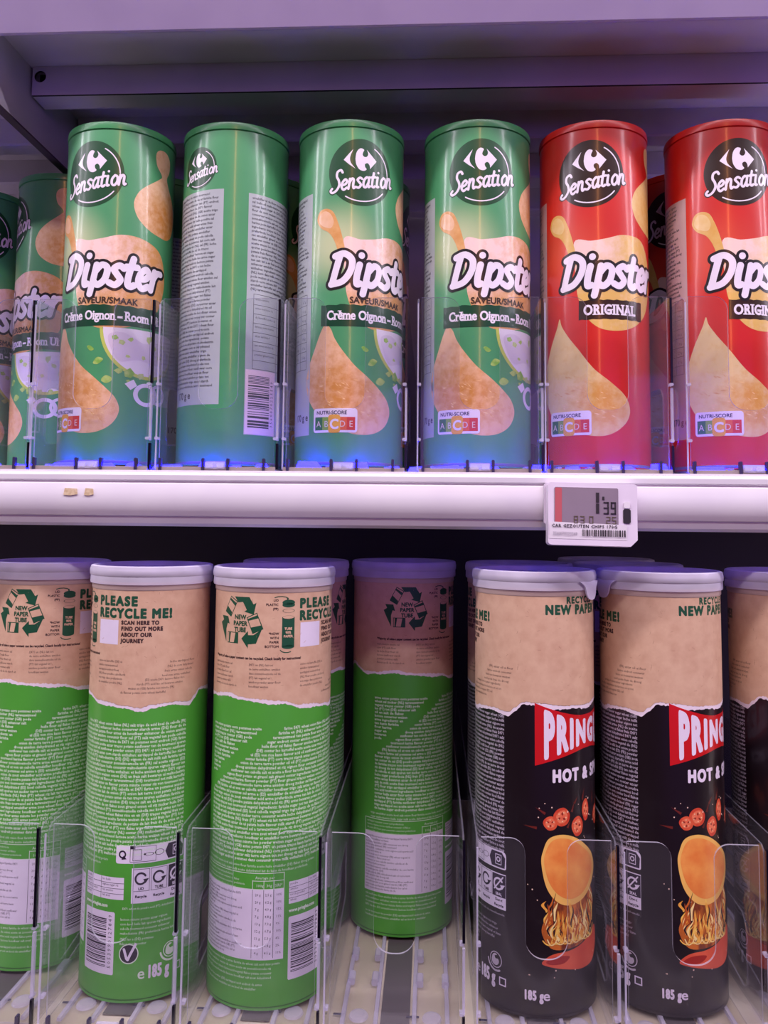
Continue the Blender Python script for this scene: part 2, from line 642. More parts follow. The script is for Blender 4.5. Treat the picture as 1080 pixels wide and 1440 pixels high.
    def bars(s, u0_, v0, u1, v1, m, layer, vertical=True, n=30, seed=3):
        """bar code; vertical=True stacks the bars up the can"""
        rr = random.Random(seed)
        ws = [rr.choice((1, 1, 1, 2, 2, 3)) for _ in range(2 * n)]
        tot = sum(ws)
        p = 0
        for k, w_ in enumerate(ws):
            if k % 2 == 0:
                if vertical:
                    a, b = v0 + (v1 - v0) * p / tot, v0 + (v1 - v0) * (p + w_) / tot
                    s.rect(u0_, a, u1, b, m, layer)
                else:
                    a, b = u0_ + (u1 - u0_) * p / tot, u0_ + (u1 - u0_) * (p + w_) / tot
                    s.rect(a, v0, b, v1, m, layer)
            p += w_

    def wrapped(s, name, height, base_mat, parent, lift=0.04, vmap=None):
        """one mesh: the can wall with its printing on it"""
        N, R, st = s.STEP_N, s.R, s.step
        mats = [base_mat] + s.mats
        V, Fc, M, NR = [], [], [], []
        for zlev in (0.0, height * 1000.0):
            for k in range(N):
                a = 2 * math.pi * k / N
                V.append((R * math.sin(a) / 1000, -R * math.cos(a) / 1000, zlev / 1000))
                NR.append((math.sin(a), -math.cos(a), 0))
        for k in range(N):
            b = (k + 1) % N
            Fc.append((k, b, N + b, N + k))
            M.append(0)

        def put(poly, mi, layer):
            rr = R + lift * layer
            i = len(V)
            for (u, v) in poly:
                a = u / R
                sa, ca = math.sin(a), math.cos(a)
                V.append((rr * sa / 1000, -rr * ca / 1000, v / 1000))
                NR.append((sa, -ca, 0))
            Fc.append(tuple(range(i, i + len(poly))))
            M.append(mi + 1)

        for poly, mi, layer in s.items:
            if vmap:
                poly = [(u, min(v * vmap[0] + vmap[1], height * 1000.0)) for u, v in poly]
            A = 0.0
            for k in range(len(poly)):
                (ax, ay), (bx, by) = poly[k], poly[(k + 1) % len(poly)]
                A += ax * by - bx * ay
            if abs(A) < 1e-9:
                continue
            if A < 0:
                poly = poly[::-1]
            lo, hi = min(p[0] for p in poly), max(p[0] for p in poly)
            if hi - lo <= st * 0.6:
                put(poly, mi, layer)
                continue
            k0, k1 = math.floor(lo / st), math.ceil(hi / st)
            for k in range(k0, k1):
                q = clip(clip(poly, k * st, 1), (k + 1) * st, -1)
                if len(q) > 2:
                    put(q, mi, layer)
        return mesh_obj(name, V, Fc, mats, M, parent, smooth=True, normals=NR)


def clip(poly, x, side):
    out = []
    n = len(poly)
    for i in range(n):
        a, b = poly[i], poly[(i + 1) % n]
        da, db = side * (a[0] - x), side * (b[0] - x)
        if da >= 0:
            out.append(a)
        if (da > 0 and db < 0) or (da < 0 and db > 0):
            t = da / (da - db)
            out.append((x, a[1] + (b[1] - a[1]) * t))
    return out


WORDS = ("potato flakes dehydrated sunflower oil corn flour wheat starch rice flour maltodextrin salt onion powder sugar milk lactose acid "
         "emulsifier E471 flavour enhancer ingredients: pommes de terre huile de tournesol farine de riz amidon sel lait oignon poudre arôme "
         "conserver dans un endroit sec et frais aardappel zonnebloemolie tarwezetmeel zout ui bewaren koel en droog ten minste houdbaar tot "
         "patata aceite de girasol harina sal leche cebolla azúcar kartoffel zucker salz weizen kann spuren von enthalten: (GB) (FR) (NL) (ES) (DE) "
         "(PT) farinha de trigo óleo vegetal pode conter traços a consumir de preferência antes").split()
WORDS = [''.join(c for c in w_ if c in CHARS) for w_ in WORDS]


# ------------------------------------------------------------------ setting: gondola back panel
mb = MB()
mb.box(-1.3, 1.3, 0.925, 0.935, zz(-0.75), zz(0.75))
back = mb.build('wall_back', enamel)
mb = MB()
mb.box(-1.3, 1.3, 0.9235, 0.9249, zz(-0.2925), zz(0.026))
tr_ = mb.build('dark_back_sheet_1', mat('back_darkening', (40, 34, 48), 0.6))  # dark sheet added over the back panel to keep the lower compartment near black
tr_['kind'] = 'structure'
back['kind'] = 'structure'


mb = MB()
mb.box(-3.0, 3.0, -3.5, 0.94, -0.02, 0.0)
fl_ = mb.build('floor', mat('floor_tile', (96, 78, 74), 0.35, 0.5, (86, 70, 66), 4, 3))
fl_['kind'] = 'structure'


# ------------------------------------------------------------------ shelves
def shelf_rail(mb_, x0, x1, y, ztop, m=0):
    """front price rail: rounded top edge, groove, flat ticket face, turned-under lower lip"""
    pr = [(y + 0.016, ztop - 0.0015), (y + 0.004, ztop), (y + 0.0012, ztop - 0.0006), (y, ztop - 0.0022), (y + 0.0003, ztop - 0.0052), (y + 0.0022, ztop - 0.0060),
          (y + 0.0022, ztop - 0.0068), (y + 0.0004, ztop - 0.0076), (y - 0.0006, ztop - 0.0130), (y - 0.0004, ztop - 0.0190), (y + 0.0012, ztop - 0.0245),
          (y + 0.0030, ztop - 0.0276), (y + 0.0050, ztop - 0.0282), (y + 0.0046, ztop - 0.0292), (y + 0.0060, ztop - 0.0325), (y + 0.0095, ztop - 0.0342), (y + 0.016, ztop - 0.0345)]
    mb_.prism_x(pr, x0, x1, m, m)


def tilted_fascia(mb_, x0, x1, y, zb):
    # overhead ticket rail leaning forward, tilted so that it catches less light
    pr = [(y + 0.004, zb + 0.0012), (y + 0.0012, zb), (y - 0.0004, zb + 0.0006), (y - 0.0112, zb + 0.0275), (y - 0.0104, zb + 0.0295), (y - 0.0080, zb + 0.0305), (y + 0.012, zb + 0.0305), (y + 0.012, zb + 0.0200), (y - 0.001, zb + 0.0200)]
    mb_.prism_x(pr, x0, x1, 0, 0)


def make_shelf(x0, x1, y, ztop, z_deck, ribs, label, depth_to=0.923, tilted=False, deck_m=None):
    t = empty('gondola_shelf', ((x0 + x1) / 2, y, zz(z_deck)), label, 'shelf')
    o = t.location.copy()
    m_ = MB()
    m_.box(x0, x1, y + 0.012, depth_to, zz(z_deck - 0.003), zz(z_deck))
    d = m_.build('deck', deck_m or enamel, t)
    m_ = MB()
    (tilted_fascia(m_, x0, x1, y, zz(ztop)) if tilted else shelf_rail(m_, x0, x1, y, zz(ztop)))
    r = m_.build('price_rail', rail_dimmed if tilted else rail_white, t, auto=30)
    kids = [d, r]
    for (ry, hole) in ribs:
        m_ = MB()
        zt, zb = zz(z_deck - 0.0032), zz(z_deck - 0.0255)
        if hole is None:
            m_.prism_x([(ry, zt), (ry + 0.0008, zb + 0.0015), (ry + 0.0022, zb), (ry + 0.020, zb), (ry + 0.030, zt)], x0 + 0.0055, x1, 0, 0)
        else:
            hx, hz, hr = hole
            m_.prism_y([(x0 + 0.0055, zb), (x1, zb), (x1, zt), (x0 + 0.0055, zt)], ry, ry + 0.002, 0, 1, [arc(hx, zz(hz), hr, 0, -345, 23)])
            m_.box(x0 + 0.0055, x1, ry + 0.002, ry + 0.022, zb, zb + 0.002)
            m_.box(x0 + 0.0055, x1, ry + 0.012, ry + 0.014, zb + 0.002, zt, 1)
        kids.append(m_.build('stiffening_rib', [enamel, dark_gap], t))
    for k in kids:
        k.location = -o
    return t, kids


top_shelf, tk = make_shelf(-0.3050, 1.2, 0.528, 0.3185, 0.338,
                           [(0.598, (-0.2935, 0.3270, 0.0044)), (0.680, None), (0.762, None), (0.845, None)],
                           'metal shelf overhead with ribbed underside and screw hole', tilted=True)
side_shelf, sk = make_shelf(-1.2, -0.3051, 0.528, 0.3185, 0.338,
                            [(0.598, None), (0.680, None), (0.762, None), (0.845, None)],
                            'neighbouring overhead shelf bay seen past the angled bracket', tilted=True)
mid_shelf, mk = make_shelf(-1.2, 1.2, 0.528, 0.0285, 0.0300, [],
                           'middle shelf with glossy white price rail below the green and red tubes')
low_shelf, lk = make_shelf(-1.2, 1.2, 0.476, -0.2922, -0.2931, [],
                           'lowest shelf deck under the snack tubes with kraft paper tops', deck_m=mat('deck_cream', (232, 220, 196), 0.4, 0.4))
for (xa, xb) in ((-0.2318, -0.2228), (-0.2185, -0.2125)):
    m_ = MB()
    zc = zz(0.0155)
    m_.prism_y([(xa, zc - 0.0022), (xa + (xb - xa) * 0.5, zc - 0.0026), (xb, zc - 0.0018), (xb - 0.0004, zc + 0.0018), (xa + 0.0008, zc + 0.0021)], 0.5268, 0.52735)
    r_ = m_.build('tape_residue', mat('tape_glue', (226, 205, 168), 0.6, 0.4, (205, 180, 140), 500, 2), mk[1])
mb = MB()
mb.rbox(-0.0415, -0.0335, 0.8440, 0.8449, zz(0.3247), zz(0.3277), 0.0004)  # small white plate on the face of the last rib
mb.build('white_dash', white_card, tk[-1])

# angled support bracket (plate running into the shelf, with a turned bottom flange)
br = empty('shelf_bracket', (-0.303, 0.56, zz(0.2835)), 'lilac metal shelf bracket running back at the upper left', 'bracket')
mb = MB()
mb.prism_x([(0.545, zz(0.3350)), (0.545, zz(0.300)), (0.556, zz(0.2845)), (0.915, zz(0.2845)), (0.915, zz(0.3350))], -0.3040, -0.3012)
p1 = mb.build('side_plate', enamel, br)
mb = MB()
mb.prism_x([(0.556, zz(0.2845)), (0.556, zz(0.2830)), (0.915, zz(0.2830)), (0.915, zz(0.2845))], -0.3065, -0.3005)
p2 = mb.build('bottom_flange', mat('bracket_edge', (70, 52, 66), 0.5), br)
for p in (p1, p2):
    p.location = -br.location

# blue LED strip tucked behind the middle price rail
led = empty('led_strip', (0.0, 0.5545, zz(0.0300)), 'blue glowing light strip behind the middle price rail', 'light strip')
mb = MB()
mb.box(-1.0, 1.0, -0.0004, 0.0030, 0.0001, 0.0006)
mb.build('strip_base', dark_plastic, led)
x = -0.42
rl = random.Random(4)
while x < 0.42:
    wl_, hl_ = rl.uniform(0.010, 0.024), rl.uniform(0.0040, 0.0075)
    mb = MB()
    mb.prism_y([(x, 0.0006), (x + wl_, 0.0006), (x + wl_ * rl.uniform(0.7, 1.0), hl_), (x + wl_ * rl.uniform(0.05, 0.3), hl_ * rl.uniform(0.75, 1.0))], 0.0, 0.0008)
    mb.build('led', led_blue, led)
    x += wl_ + rl.uniform(0.003, 0.016)
back_led = bpy.data.lights.new('blue_back_light', 'AREA')
back_led.shape, back_led.size, back_led.size_y, back_led.energy, back_led.color = 'RECTANGLE', 2.2, 0.02, 0.2, (0.10, 0.05, 1.0)
bo = bpy.data.objects.new('blue_back_light', back_led)
COL.objects.link(bo)
bo.location = (0, 0.56, zz(0.019))


# ------------------------------------------------------------------ clear trays
def tray_panel(wd, z0, ztop, znotch, nw, y, th):
    hw, hn, rt, rb = wd / 2, nw / 2, 0.0085, 0.0105
    o = [(-hw, z0), (hw, z0), (hw, ztop)]
    o += arc(hn + rt, ztop - rt, rt, 90, 180, 7)
    o += arc(hn - rb, znotch + rb, rb, 0, -90, 8)
    o += arc(-hn + rb, znotch + rb, rb, -90, -180, 8)
    o += arc(-hn - rt, ztop - rt, rt, 0, 90, 7)
    o += [(-hw, ztop)]
    m_ = MB()
    m_.prism_y(o, y, y + th, 0, 1)
    return m_


def make_tray(kind):
    low = kind == 'low'
    W, PW = (0.0788, 0.0728) if low else (0.0812, 0.0762)
    H, NZ, NW = (0.1130, 0.0475, 0.0236) if low else (0.1140, 0.0400, 0.0262)
    L = 0.415 if low else 0.355
    hz0, hz1, hy0, hy1 = (0.020, 0.062, 0.030, 0.115) if low else (0.018, 0.058, 0.020, 0.105)
    t = empty('divider_tray', (0, 0, 0), '-', 'display tray')
    kids = []
    p = tray_panel(PW, 0.001, H, NZ, NW, 0.0, 0.0016).build('front_panel', [clear, clear_edge], t)
    for sgn in (-1, 1):
        m_ = MB()
        x0 = sgn * W / 2
        r = 0.010
        hole = arc(hy0 + r, hz1 - r, r, 90, 180, 6) + arc(hy0 + 0.006, hz0 + 0.006, 0.006, 180, 270, 5) + [(hy1, hz0 + 0.010), (hy1, hz1 + 0.004)]
        m_.prism_x([(0.0 if not low else -0.004, 0.0), (L, 0.0), (L, H), (0.004, H), (0.0, H - 0.003)], x0 - sgn * 0.0010, x0, 0, 1, [hole[::-1]])
        wl = m_.build('side_wall', [clear, wall_edge], t)
        ye = 0.0 if not low else -0.004
        if sgn < 0:
            m_ = MB()
            m_.box(x0, x0 + 0.0009, ye - 0.0008, ye + 0.0002, 0.0, H - 0.004)
            m_.build('front_edge', clear_edge, wl)
        else:
            for za, zb_, mm in ((0.0, 0.0170, slit), (0.0190, 0.0540, clear_edge), (0.0570, H - 0.001, slit)):
                m_ = MB()
                m_.box(x0 - 0.0011, x0 + 0.0004, ye - 0.0008, ye + 0.0016, za, zb_)
                m_.build('front_edge', mm, wl)
        for zc in ((0.018, 0.0555) if low else (0.020, 0.056)):
            m_ = MB()
            m_.rbox(min(x0, x0 - sgn * 0.0026), max(x0, x0 - sgn * 0.0026), -0.0032, 0.0006, zc - 0.0009, zc + 0.0009, 0.0004)
            m_.build('corner_clip', clear_edge, wl)
    # floor: two frosted strips beside an open middle channel, with raised ridges
    m_ = MB()
    for a, b in ((-W / 2 + 0.0012, -0.0115), (0.0115, W / 2 - 0.0012)):
        m_.box(a, b, 0.002, L, 0.0002, 0.0012)
    m_.build('tray_floor', clear_floor, t)
    m_ = MB()
    m_.box(-0.0085, 0.0085, 0.014, L - 0.01, 0.0002, 0.0010)
    ch = m_.build('pusher_channel', grey_plastic, t)
    for xr in (-0.0305, -0.0112, 0.0112, 0.0305):
        m_ = MB()
        m_.prism_y([(xr - 0.0014, 0.0012), (xr + 0.0014, 0.0012), (xr + 0.0011, 0.0032), (xr - 0.0011, 0.0032)], 0.004, L)
        m_.build('slide_ridge', clear_edge, t)
    if low:
        for xs in (-0.0215, 0.0215):
            m_ = MB()
            m_.v, m_.f = [], []
            n = 20
            for rr, zt in ((0.0058, 0.0012), (0.0052, 0.0022), (0.0036, 0.0026), (0.0, 0.0026)):
                for k in range(n):
                    m_.v.append((xs + rr * math.cos(2 * math.pi * k / n), 0.022 + rr * 1.2 * math.sin(2 * math.pi * k / n), zt))
            for i in range(3):
                for k in range(n):
                    m_.f.append((i * n + k, i * n + (k + 1) % n, (i + 1) * n + (k + 1) % n, (i + 1) * n + k))
            m_.m = [0] * len(m_.f)
            m_.build('floor_stud', clear_edge, t)
            m_ = MB()
            m_.box(xs - 0.0150 if xs < 0 else xs - 0.0150, xs - 0.0075, 0.0222, 0.0238, 0.0012, 0.0016)
            m_.build('floor_slot', dark_plastic, t)
        for xs in (-0.029, -0.014, 0.014, 0.030):
            for yc in (0.055, 0.085):
                m_ = MB()
                m_.rbox(xs - 0.0022, xs + 0.0022, yc, yc + 0.010, 0.0012, 0.0052, 0.0008)
                m_.build('rail_catch', clear_edge, t)
    for xs in ((-0.0345, -0.0105, 0.0085, 0.0300) if low else (-0.0365, -0.0080, 0.0085, 0.0320)):
        m_ = MB()
        m_.rbox(xs - 0.0009, xs + 0.0009, -0.0030, -0.0002, (-0.0002 if low else -0.0014), 0.0070, 0.0004)
        m_.build('front_tab', dark_plastic, t)
    m_ = MB()
    m_.rbox(-0.0066, 0.0066, -0.0026, -0.0003, 0.0, 0.0048, 0.0006)
    m_.rbox(-0.0060, -0.0012, -0.0034, -0.0026, 0.0008, 0.0038, 0.0006)
    m_.rbox(0.0012, 0.0060, -0.0034, -0.0026, 0.0008, 0.0038, 0.0006)
    m_.build('front_latch', clear_edge, t)
    m_ = MB()
    m_.rbox(-W / 2 + 0.001, W / 2 - 0.001, -0.0018, 0.0, 0.0 - (0.0013 if not low else 0.0), 0.0016, 0.0003)
    m_.build('front_foot', foot_mat, t)
    return t


def copy_tree(o, parent=None):
    c = o.copy()
    COL.objects.link(c)
    if parent is not None:
        c.parent = parent
    for ch in list(o.children):
        copy_tree(ch, c)
    return c


proto_u, proto_l = make_tray('up'), make_tray('low')
used = {'up': False, 'low': False}


def place_tray(kind, x, y, z, label, group):
    p = proto_u if kind == 'up' else proto_l
    if used[kind]:
        p = copy_tree(p)
    used[kind] = True
    p.location = (x, y, zz(z))
    p['label'] = label
    p['group'] = group
    return p


UP = ['clear upper shelf tray cut off by the left picture edge, with a set-back green tube',
      'clear upper shelf tray around the leftmost front-row green tube',
      'clear upper shelf tray around the tube showing its grey ingredient panels',
      'clear upper shelf tray directly right of the one around the ingredient panel tube',
      'clear upper shelf tray around the green tube directly beside the red ones',
      'clear upper shelf tray around the red tube above the price display',
      'clear upper shelf tray around the red tube cut off by the right picture edge']
for i, xc in enumerate((-0.3078, -0.2260, -0.1412, -0.0570, 0.0310, 0.1133, 0.2030)):
    place_tray('up', xc, 0.5515, 0.0315, UP[i], 'clear trays on the upper shelf')
LO = ['clear lower shelf tray at the left picture edge with a set-back green tube',
      'clear lower shelf tray holding the green tube with the PLEASE RECYCLE ME print',
      'clear lower shelf tray holding the front green tube with the recycling arrows',
      'clear lower shelf tray with an empty front and its bare floor showing',
      'clear lower shelf tray holding the black tube right of the empty tray',
      'clear lower shelf tray holding the right one of the two front black tubes',
      'clear lower shelf tray at the right picture edge with a cropped black tube']
for i, xc in enumerate((-0.2655, -0.1830, -0.1010, -0.0195, 0.0660, 0.1475, 0.2355)):
    place_tray('low', xc, 0.5035, -0.2927, LO[i], 'clear trays on the lower shelf')


# ------------------------------------------------------------------ tall crisp tubes of the upper shelf
def crisp_tube(kind):
    green = kind == 'green'
    R, H = 0.0375, 0.2375
    if green:
        base = glow_mat('green_print', (76, 156, 100), (204, 212, 160), (-0.0150, -0.0345, 0.150), 0.004, 0.036, 0.9, 0.34, 0.5)
        cap_m = mat('green_lid', (72, 156, 94), 0.3, 0.5, coat=0.2)
        dark = mat('dark_green_print', (8, 72, 34), 0.34, coat=0.2)
        band = mat('band_green_print', (10, 68, 40), 0.34, coat=0.2)
        chipc = mat('crisp_light_print', (238, 196, 160), 0.34, 0.5, (230, 180, 128), 140, 5, 0.3, 0.7, coat=0.3)
        chipm = glow_mat('main_crisp_print', (214, 156, 88), (250, 216, 204), (-0.003, -0.0373, 0.147), 0.006, 0.050, 1.0, 0.34, 0.3, 0.22)
        chipd = mat('crisp_tan_print', (230, 178, 112), 0.34, 0.5, (212, 148, 74), 150, 5, 0.3, 0.72, coat=0.3)
        panel = mat('grey_panel_green', (178, 186, 186), 0.32, coat=0.2)
    else:
        base = glow_mat('red_print', (208, 34, 24), (226, 96, 66), (-0.0150, -0.0345, 0.145), 0.004, 0.036, 0.55, 0.34, 0.5)
        cap_m = mat('red_lid', (214, 40, 28), 0.3, 0.5, coat=0.2)
        dark = mat('dark_brown_print', (46, 26, 18), 0.28, coat=0.25)
        band = mat('band_brown_print', (52, 30, 20), 0.28, coat=0.25)
        chipc = mat('crisp_pale_print', (236, 208, 146), 0.34, 0.5, (228, 190, 112), 140, 5, 0.3, 0.7, coat=0.3)
        chipm = glow_mat('main_crisp_yellow', (226, 184, 96), (246, 214, 200), (-0.004, -0.0373, 0.149), 0.004, 0.036, 1.0, 0.34, 0.3, 0.18)
        chipd = mat('crisp_yellow_print', (228, 190, 108), 0.34, 0.5, (220, 168, 78), 130, 5, 0.3, 0.72, coat=0.3)
        panel = mat('grey_panel_red', (200, 170, 166), 0.32, coat=0.2)
    white = mat('white_print', (240, 232, 240), 0.3, coat=0.2)
    cream = mat('cream_glow_print', (246, 218, 206), 0.3, coat=0.2)
    P3 = lambda u, v: (R * math.sin(u / 37.5), -R * math.cos(u / 37.5), v / 1000.0)
    if green:
        tearm = glow_mat('drop_crisp_print', (236, 190, 146), (206, 140, 66), P3(-14, 48), 0.004, 0.038, 0.85, 0.34, 0.3, 0.3)
        hangm = glow_mat('hanging_crisp_print', (236, 196, 152), (206, 140, 62), P3(58, 174), 0.002, 0.032, 0.9, 0.34, 0.3, 0.3)
    else:
        tearm = glow_mat('drop_crisp_yellow', (234, 206, 144), (218, 158, 68), P3(8, 42), 0.003, 0.034, 0.9, 0.34, 0.3, 0.25)
        hangm = glow_mat('hanging_crisp_yellow', (236, 204, 130), (218, 162, 70), P3(58, 174), 0.002, 0.032, 0.9, 0.34, 0.3, 0.25)
    pr = Print(R)

    def logo(cu, cv, k):
        pr.ellipse(cu, cv, 22.6 * k, 23.4 * k, dark, 1, 64)
        for a0, a1, r_ in ((62, 2, 19.8), (-122, -38, 20.2)):
            pts = [(cu + r_ * k * math.cos(math.radians(a0 + (a1 - a0) * q / 14)), cv + r_ * k * math.sin(math.radians(a0 + (a1 - a0) * q / 14))) for q in range(15)]
            pr.stroke(list(zip(pts[:-1], pts[1:])), 0.42 * k, white, 2, 0.25)
        P = lambda l: [(cu + a * k, cv + b * k) for a, b in l]
        pr.poly(spline(P([(-12.3, 8.3), (-9.2, 12.0), (-5.9, 15.8)]), 3) + spline(P([(-7.4, 12.0), (-8.0, 9.2), (-7.2, 6.0), (-4.1, 2.2)]), 3) + spline(P([(-8.4, 5.0), (-12.2, 8.2)]), 3), white, 2)
        arcs = P([(-4.3, 9.2), (-3.8, 13), (-2.4, 15.7), (-.5, 16.8), (1.6, 15.9), (0.9, 14), (0.6, 12.3), (1.9, 11), (3.6, 11.4), (4.5, 13.4), (3.5, 16.2)])
        pr.poly(spline(arcs, 4) + P([(10.7, 9.0)]) + spline(P([(6.0, 3.0), (5.6, 5.4), (4.1, 6.9), (2.3, 5.9), (2.5, 3.9), (3.5, 2.4), (1.4, 1.1), (-1.6, 2.0), (-3.7, 5.4), (-4.3, 9.0)]), 4), white, 2)
        sg = script_word('Sensation', cu - 20.5 * k, cv - 14.0 * k, 7.1 * k, 0, slope=0.16, shear=0.10, squeeze=0.93)
        pr.stroke(sg, 1.5 * k, dark, 2, 0.3)
        pr.stroke(sg, 0.82 * k, white, 3, 0.22)

    # back panels with small print
    tx = mat('panel_ink', (70, 72, 78), 0.4)
    pr.rect(-91, 21, -36, 188, panel, 1)
    pr.micro(-88.5, 186, -38.5, 23, 2.9, 1.7, tx, 2, hs=0.95, ragged=0.08, res=2)
    pr.frame(-86, 66, -40, 118, 0.3, tx, 2)
    pr.text('Nutrition facts', -70, 120, 1.7, tx, 2)
    for q in range(7):
        pr.rect(-86, 72 + q * 6.4, -40, 72.3 + q * 6.4, tx, 2)
        pr.micro(-84.5, 77.0 + q * 6.4, -62, 1, 3, 1.5, tx, 2, ragged=0.3)
        pr.text('%d,%d g' % (random.randint(1, 52), random.randint(0, 9)), -57, 74.0 + q * 6.4, 1.6, tx, 2)
        pr.text('%d,%d g' % (random.randint(1, 9), random.randint(0, 9)), -46, 74.0 + q * 6.4, 1.6, tx, 2)
    pr.rect(-58, 66, -57.7, 118, tx, 2)
    pr.rect(-48, 66, -47.7, 118, tx, 2)
    wl = mat('barcode_white', (238, 214, 222), 0.35)
    pr.rect(-90.5, 21.5, -66, 65.5, wl, 2)
    pr.bars(-88.5, 26, -71.5, 62.5, tx, 3, True, 24, 5 if green else 9)
    pr.text('3560070225549', -68.0, 27, 2.6, tx, 3, hs=0.9, rot=90, track=0.8)
    pr.fat('170 g e', -53, 31, 4.4, 0.16, tx, 2, hs=0.82)
    pr.rect(76, 41, 127.6, 189.5, panel, 1)
    pr.micro(78.5, 187.5, 125.6, 46, 2.95, 1.7, tx, 2, hs=0.95, ragged=0.06, res=2)
    pr.fat('170 g e', 89, 45.5, 4.6, 0.16, tx, 2, hs=0.80)
    logo(0.0, 200.0, 1.0)
    logo(107.5, 206.0, 0.64)
    # upper hanging crisp
    hang = [(45.2, 219.9), (47.5, 224), (52.6, 225.4), (57.6, 224), (60.6, 219.6), (60.0, 212.5), (57.0, 206.3), (60.5, 199.2), (67.5, 190.7), (71.0, 181), (66.5, 168), (59.5, 162.4),
            (52.5, 161.8), (42.0, 164.0), (33.2, 170.6), (29.6, 179.9), (31.7, 187.9), (37.1, 194.3), (48.5, 203.1), (51.2, 206.6), (46.4, 212.5)]
    pr.blob(hang, hangm, 1)
    # main crisp behind the name, with its small curled lobe
    rt = 51.0 if not green else 57.0
    main = [(-11.4, 153.6), (0, 153.3), (10, 154.6), (22, 157.6), (36, 157.0), (rt - 7, 151.5), (rt - 1, 141), (rt, 126), (rt - 6, 109), (rt - 16, 98.5), (24, 93.0), (12, 91.9), (3.0, 94.8), (-4.0, 102.5), (-8.9, 115), (-10.5, 130)]
    pr.blob(main, chipm, 1)
    pr.blob([(-31.3, 169.0), (-29.2, 173.8), (-24.6, 175.2), (-19.4, 172.8), (-15.8, 165.5), (-13.0, 156.8), (-10.6, 146.5), (-9.8, 138), (-13.6, 139), (-16.0, 147.0), (-18.6, 153.5), (-22.2, 158.4), (-27.4, 161.5), (-30.4, 165.3)], chipd, 2)
    pr.blob([(-29.8, 168.6), (-28, 172.4), (-24.6, 173.4), (-20.8, 171.0), (-18.6, 165.5), (-20.5, 161.5), (-25.0, 162.4), (-28.9, 165.2)], chipc, 3)
    # lower drop shaped crisp
    if green:
        tear = [(-24.6, 94.6), (-19.9, 92.5), (-16.7, 85.4), (-11.7, 77.8), (-3.1, 67.4), (6.4, 59.4), (15.6, 51.3), (21.9, 44.6), (24.4, 36.6), (20.6, 28.2), (12.9, 22.8), (3.5, 20.9), (-7.4, 22.4), (-22.9, 30.5), (-31.7, 37.9), (-37.6, 47.3), (-39.6, 57.4), (-37.3, 66.9), (-32.7, 77.1)]
        ridge = [(-21.5, 84), (-14, 75), (-4, 63), (6, 54), (15, 46), (18.5, 39), (12, 33.5), (0, 30), (-12, 33), (-24, 40), (-31, 50), (-31, 62), (-27, 73)]
    else:
        tear = [(-23.0, 102.4), (-21.2, 97.0), (-15.7, 88.5), (-9.2, 80.0), (1.0, 66.4), (12.5, 56.8), (22.5, 47.7), (25.8, 38.4), (22.3, 30.1), (13.1, 23.2), (2.9, 21.3), (-11.1, 24.1), (-27.2, 32.6), (-35.4, 44.0), (-38.6, 55.7), (-37.4, 67.8), (-31.7, 83.0), (-25.4, 96)]
        ridge = [(-17, 80), (-8, 70), (4, 58), (15, 47), (20, 39), (14, 33), (2, 32), (-8, 35), (-18, 42), (-25, 52), (-26, 64)]
    pr.blob(tear, tearm, 1)
    rc = random.Random(8)
    fleck = mat('crisp_fleck_' + kind, (226, 176, 112) if green else (232, 194, 116), 0.36, 0.5, (240, 204, 150), 200, 3)
    tan = mat('crisp_toast_' + kind, (206, 142, 78) if green else (214, 164, 84), 0.36, 0.5, (220, 164, 96), 200, 3)
    for _ in range(80):
        a, b = rc.uniform(-30, 14), rc.uniform(26, 66)
        if b > 58 - a * 0.75 or (a < -24 and b > 60):
            continue
        l, an, wd_ = rc.uniform(0.6, 2.6), rc.uniform(-0.9, 0.1), rc.uniform(0.2, 0.5)
        dx, dy = l * math.cos(an), l * math.sin(an)
        pr.poly([(a - dx, b - dy), (a, b - wd_), (a + dx, b + dy), (a, b + wd_)], fleck if rc.random() < 0.55 else tan, 2)
    # brand script
    sg = script_word('Dipster', -20.0, 122.0, 14.1, 0, shear=0.17, squeeze=0.97)
    oul = mat('name_outline', (30, 24, 28), 0.3, coat=0.2)
    pr.stroke(sg, 4.1, oul, 4, 0.4)
    pr.stroke(sg, 2.25, white, 5, 0.25)
    if green:
        pr.fat('SAVEUR/SMAAK', -7.0, 109.5, 4.1, 0.18, mat('flavour_ink', (62, 44, 26), 0.35), 6, hs=0.98)
        pr.poly([(-27, 95.0)] + [(-27 + 84 * q / 20.0, 94.2 - 0.6 * math.sin(q * 0.3)) for q in range(21)] + [(57, 108.0)] + [(57 - 84 * q / 30.0, 108.4 + 0.35 * math.sin(q * 2.1) + 0.2 * math.sin(q * 5.3)) for q in range(31)], band, 3)
        pr.fat('Crème Oignon - Room Ui', -22.5, 98.3, 5.9, 0.26, white, 4, hs=0.80, serif=0.75, h=0.2)
        # bowl of cream with spring onion
        lime = mat('lime_rim_print', (196, 208, 96), 0.3)
        milk = mat('cream_print', (232, 224, 232), 0.3)
        leaf = mat('leek_print', (128, 180, 74), 0.32, 0.5, (178, 204, 110), 220, 2)
        cut = lambda pts: [p for p in pts if p[1] < 94.2]

        def bowl(r):
            pts = [(43 + r * math.cos(math.radians(a)), 93 + r * 1.03 * math.sin(math.radians(a))) for a in range(180, 361, 6)]
            return pts
        pr.poly(bowl(33.0), lime, 1)
        pr.poly(bowl(30.8), milk, 2)
        rb_ = random.Random(21)
        pr.blob([(16, 88), (26, 90), (40, 84), (52, 86), (66, 80), (66, 74), (50, 70), (36, 72), (24, 70), (18, 78)], mat('cream_fold_print', (218, 206, 220), 0.3), 3)
        leaf2 = mat('leek_pale_print', (196, 210, 140), 0.32, 0.5, (170, 196, 110), 260, 2)
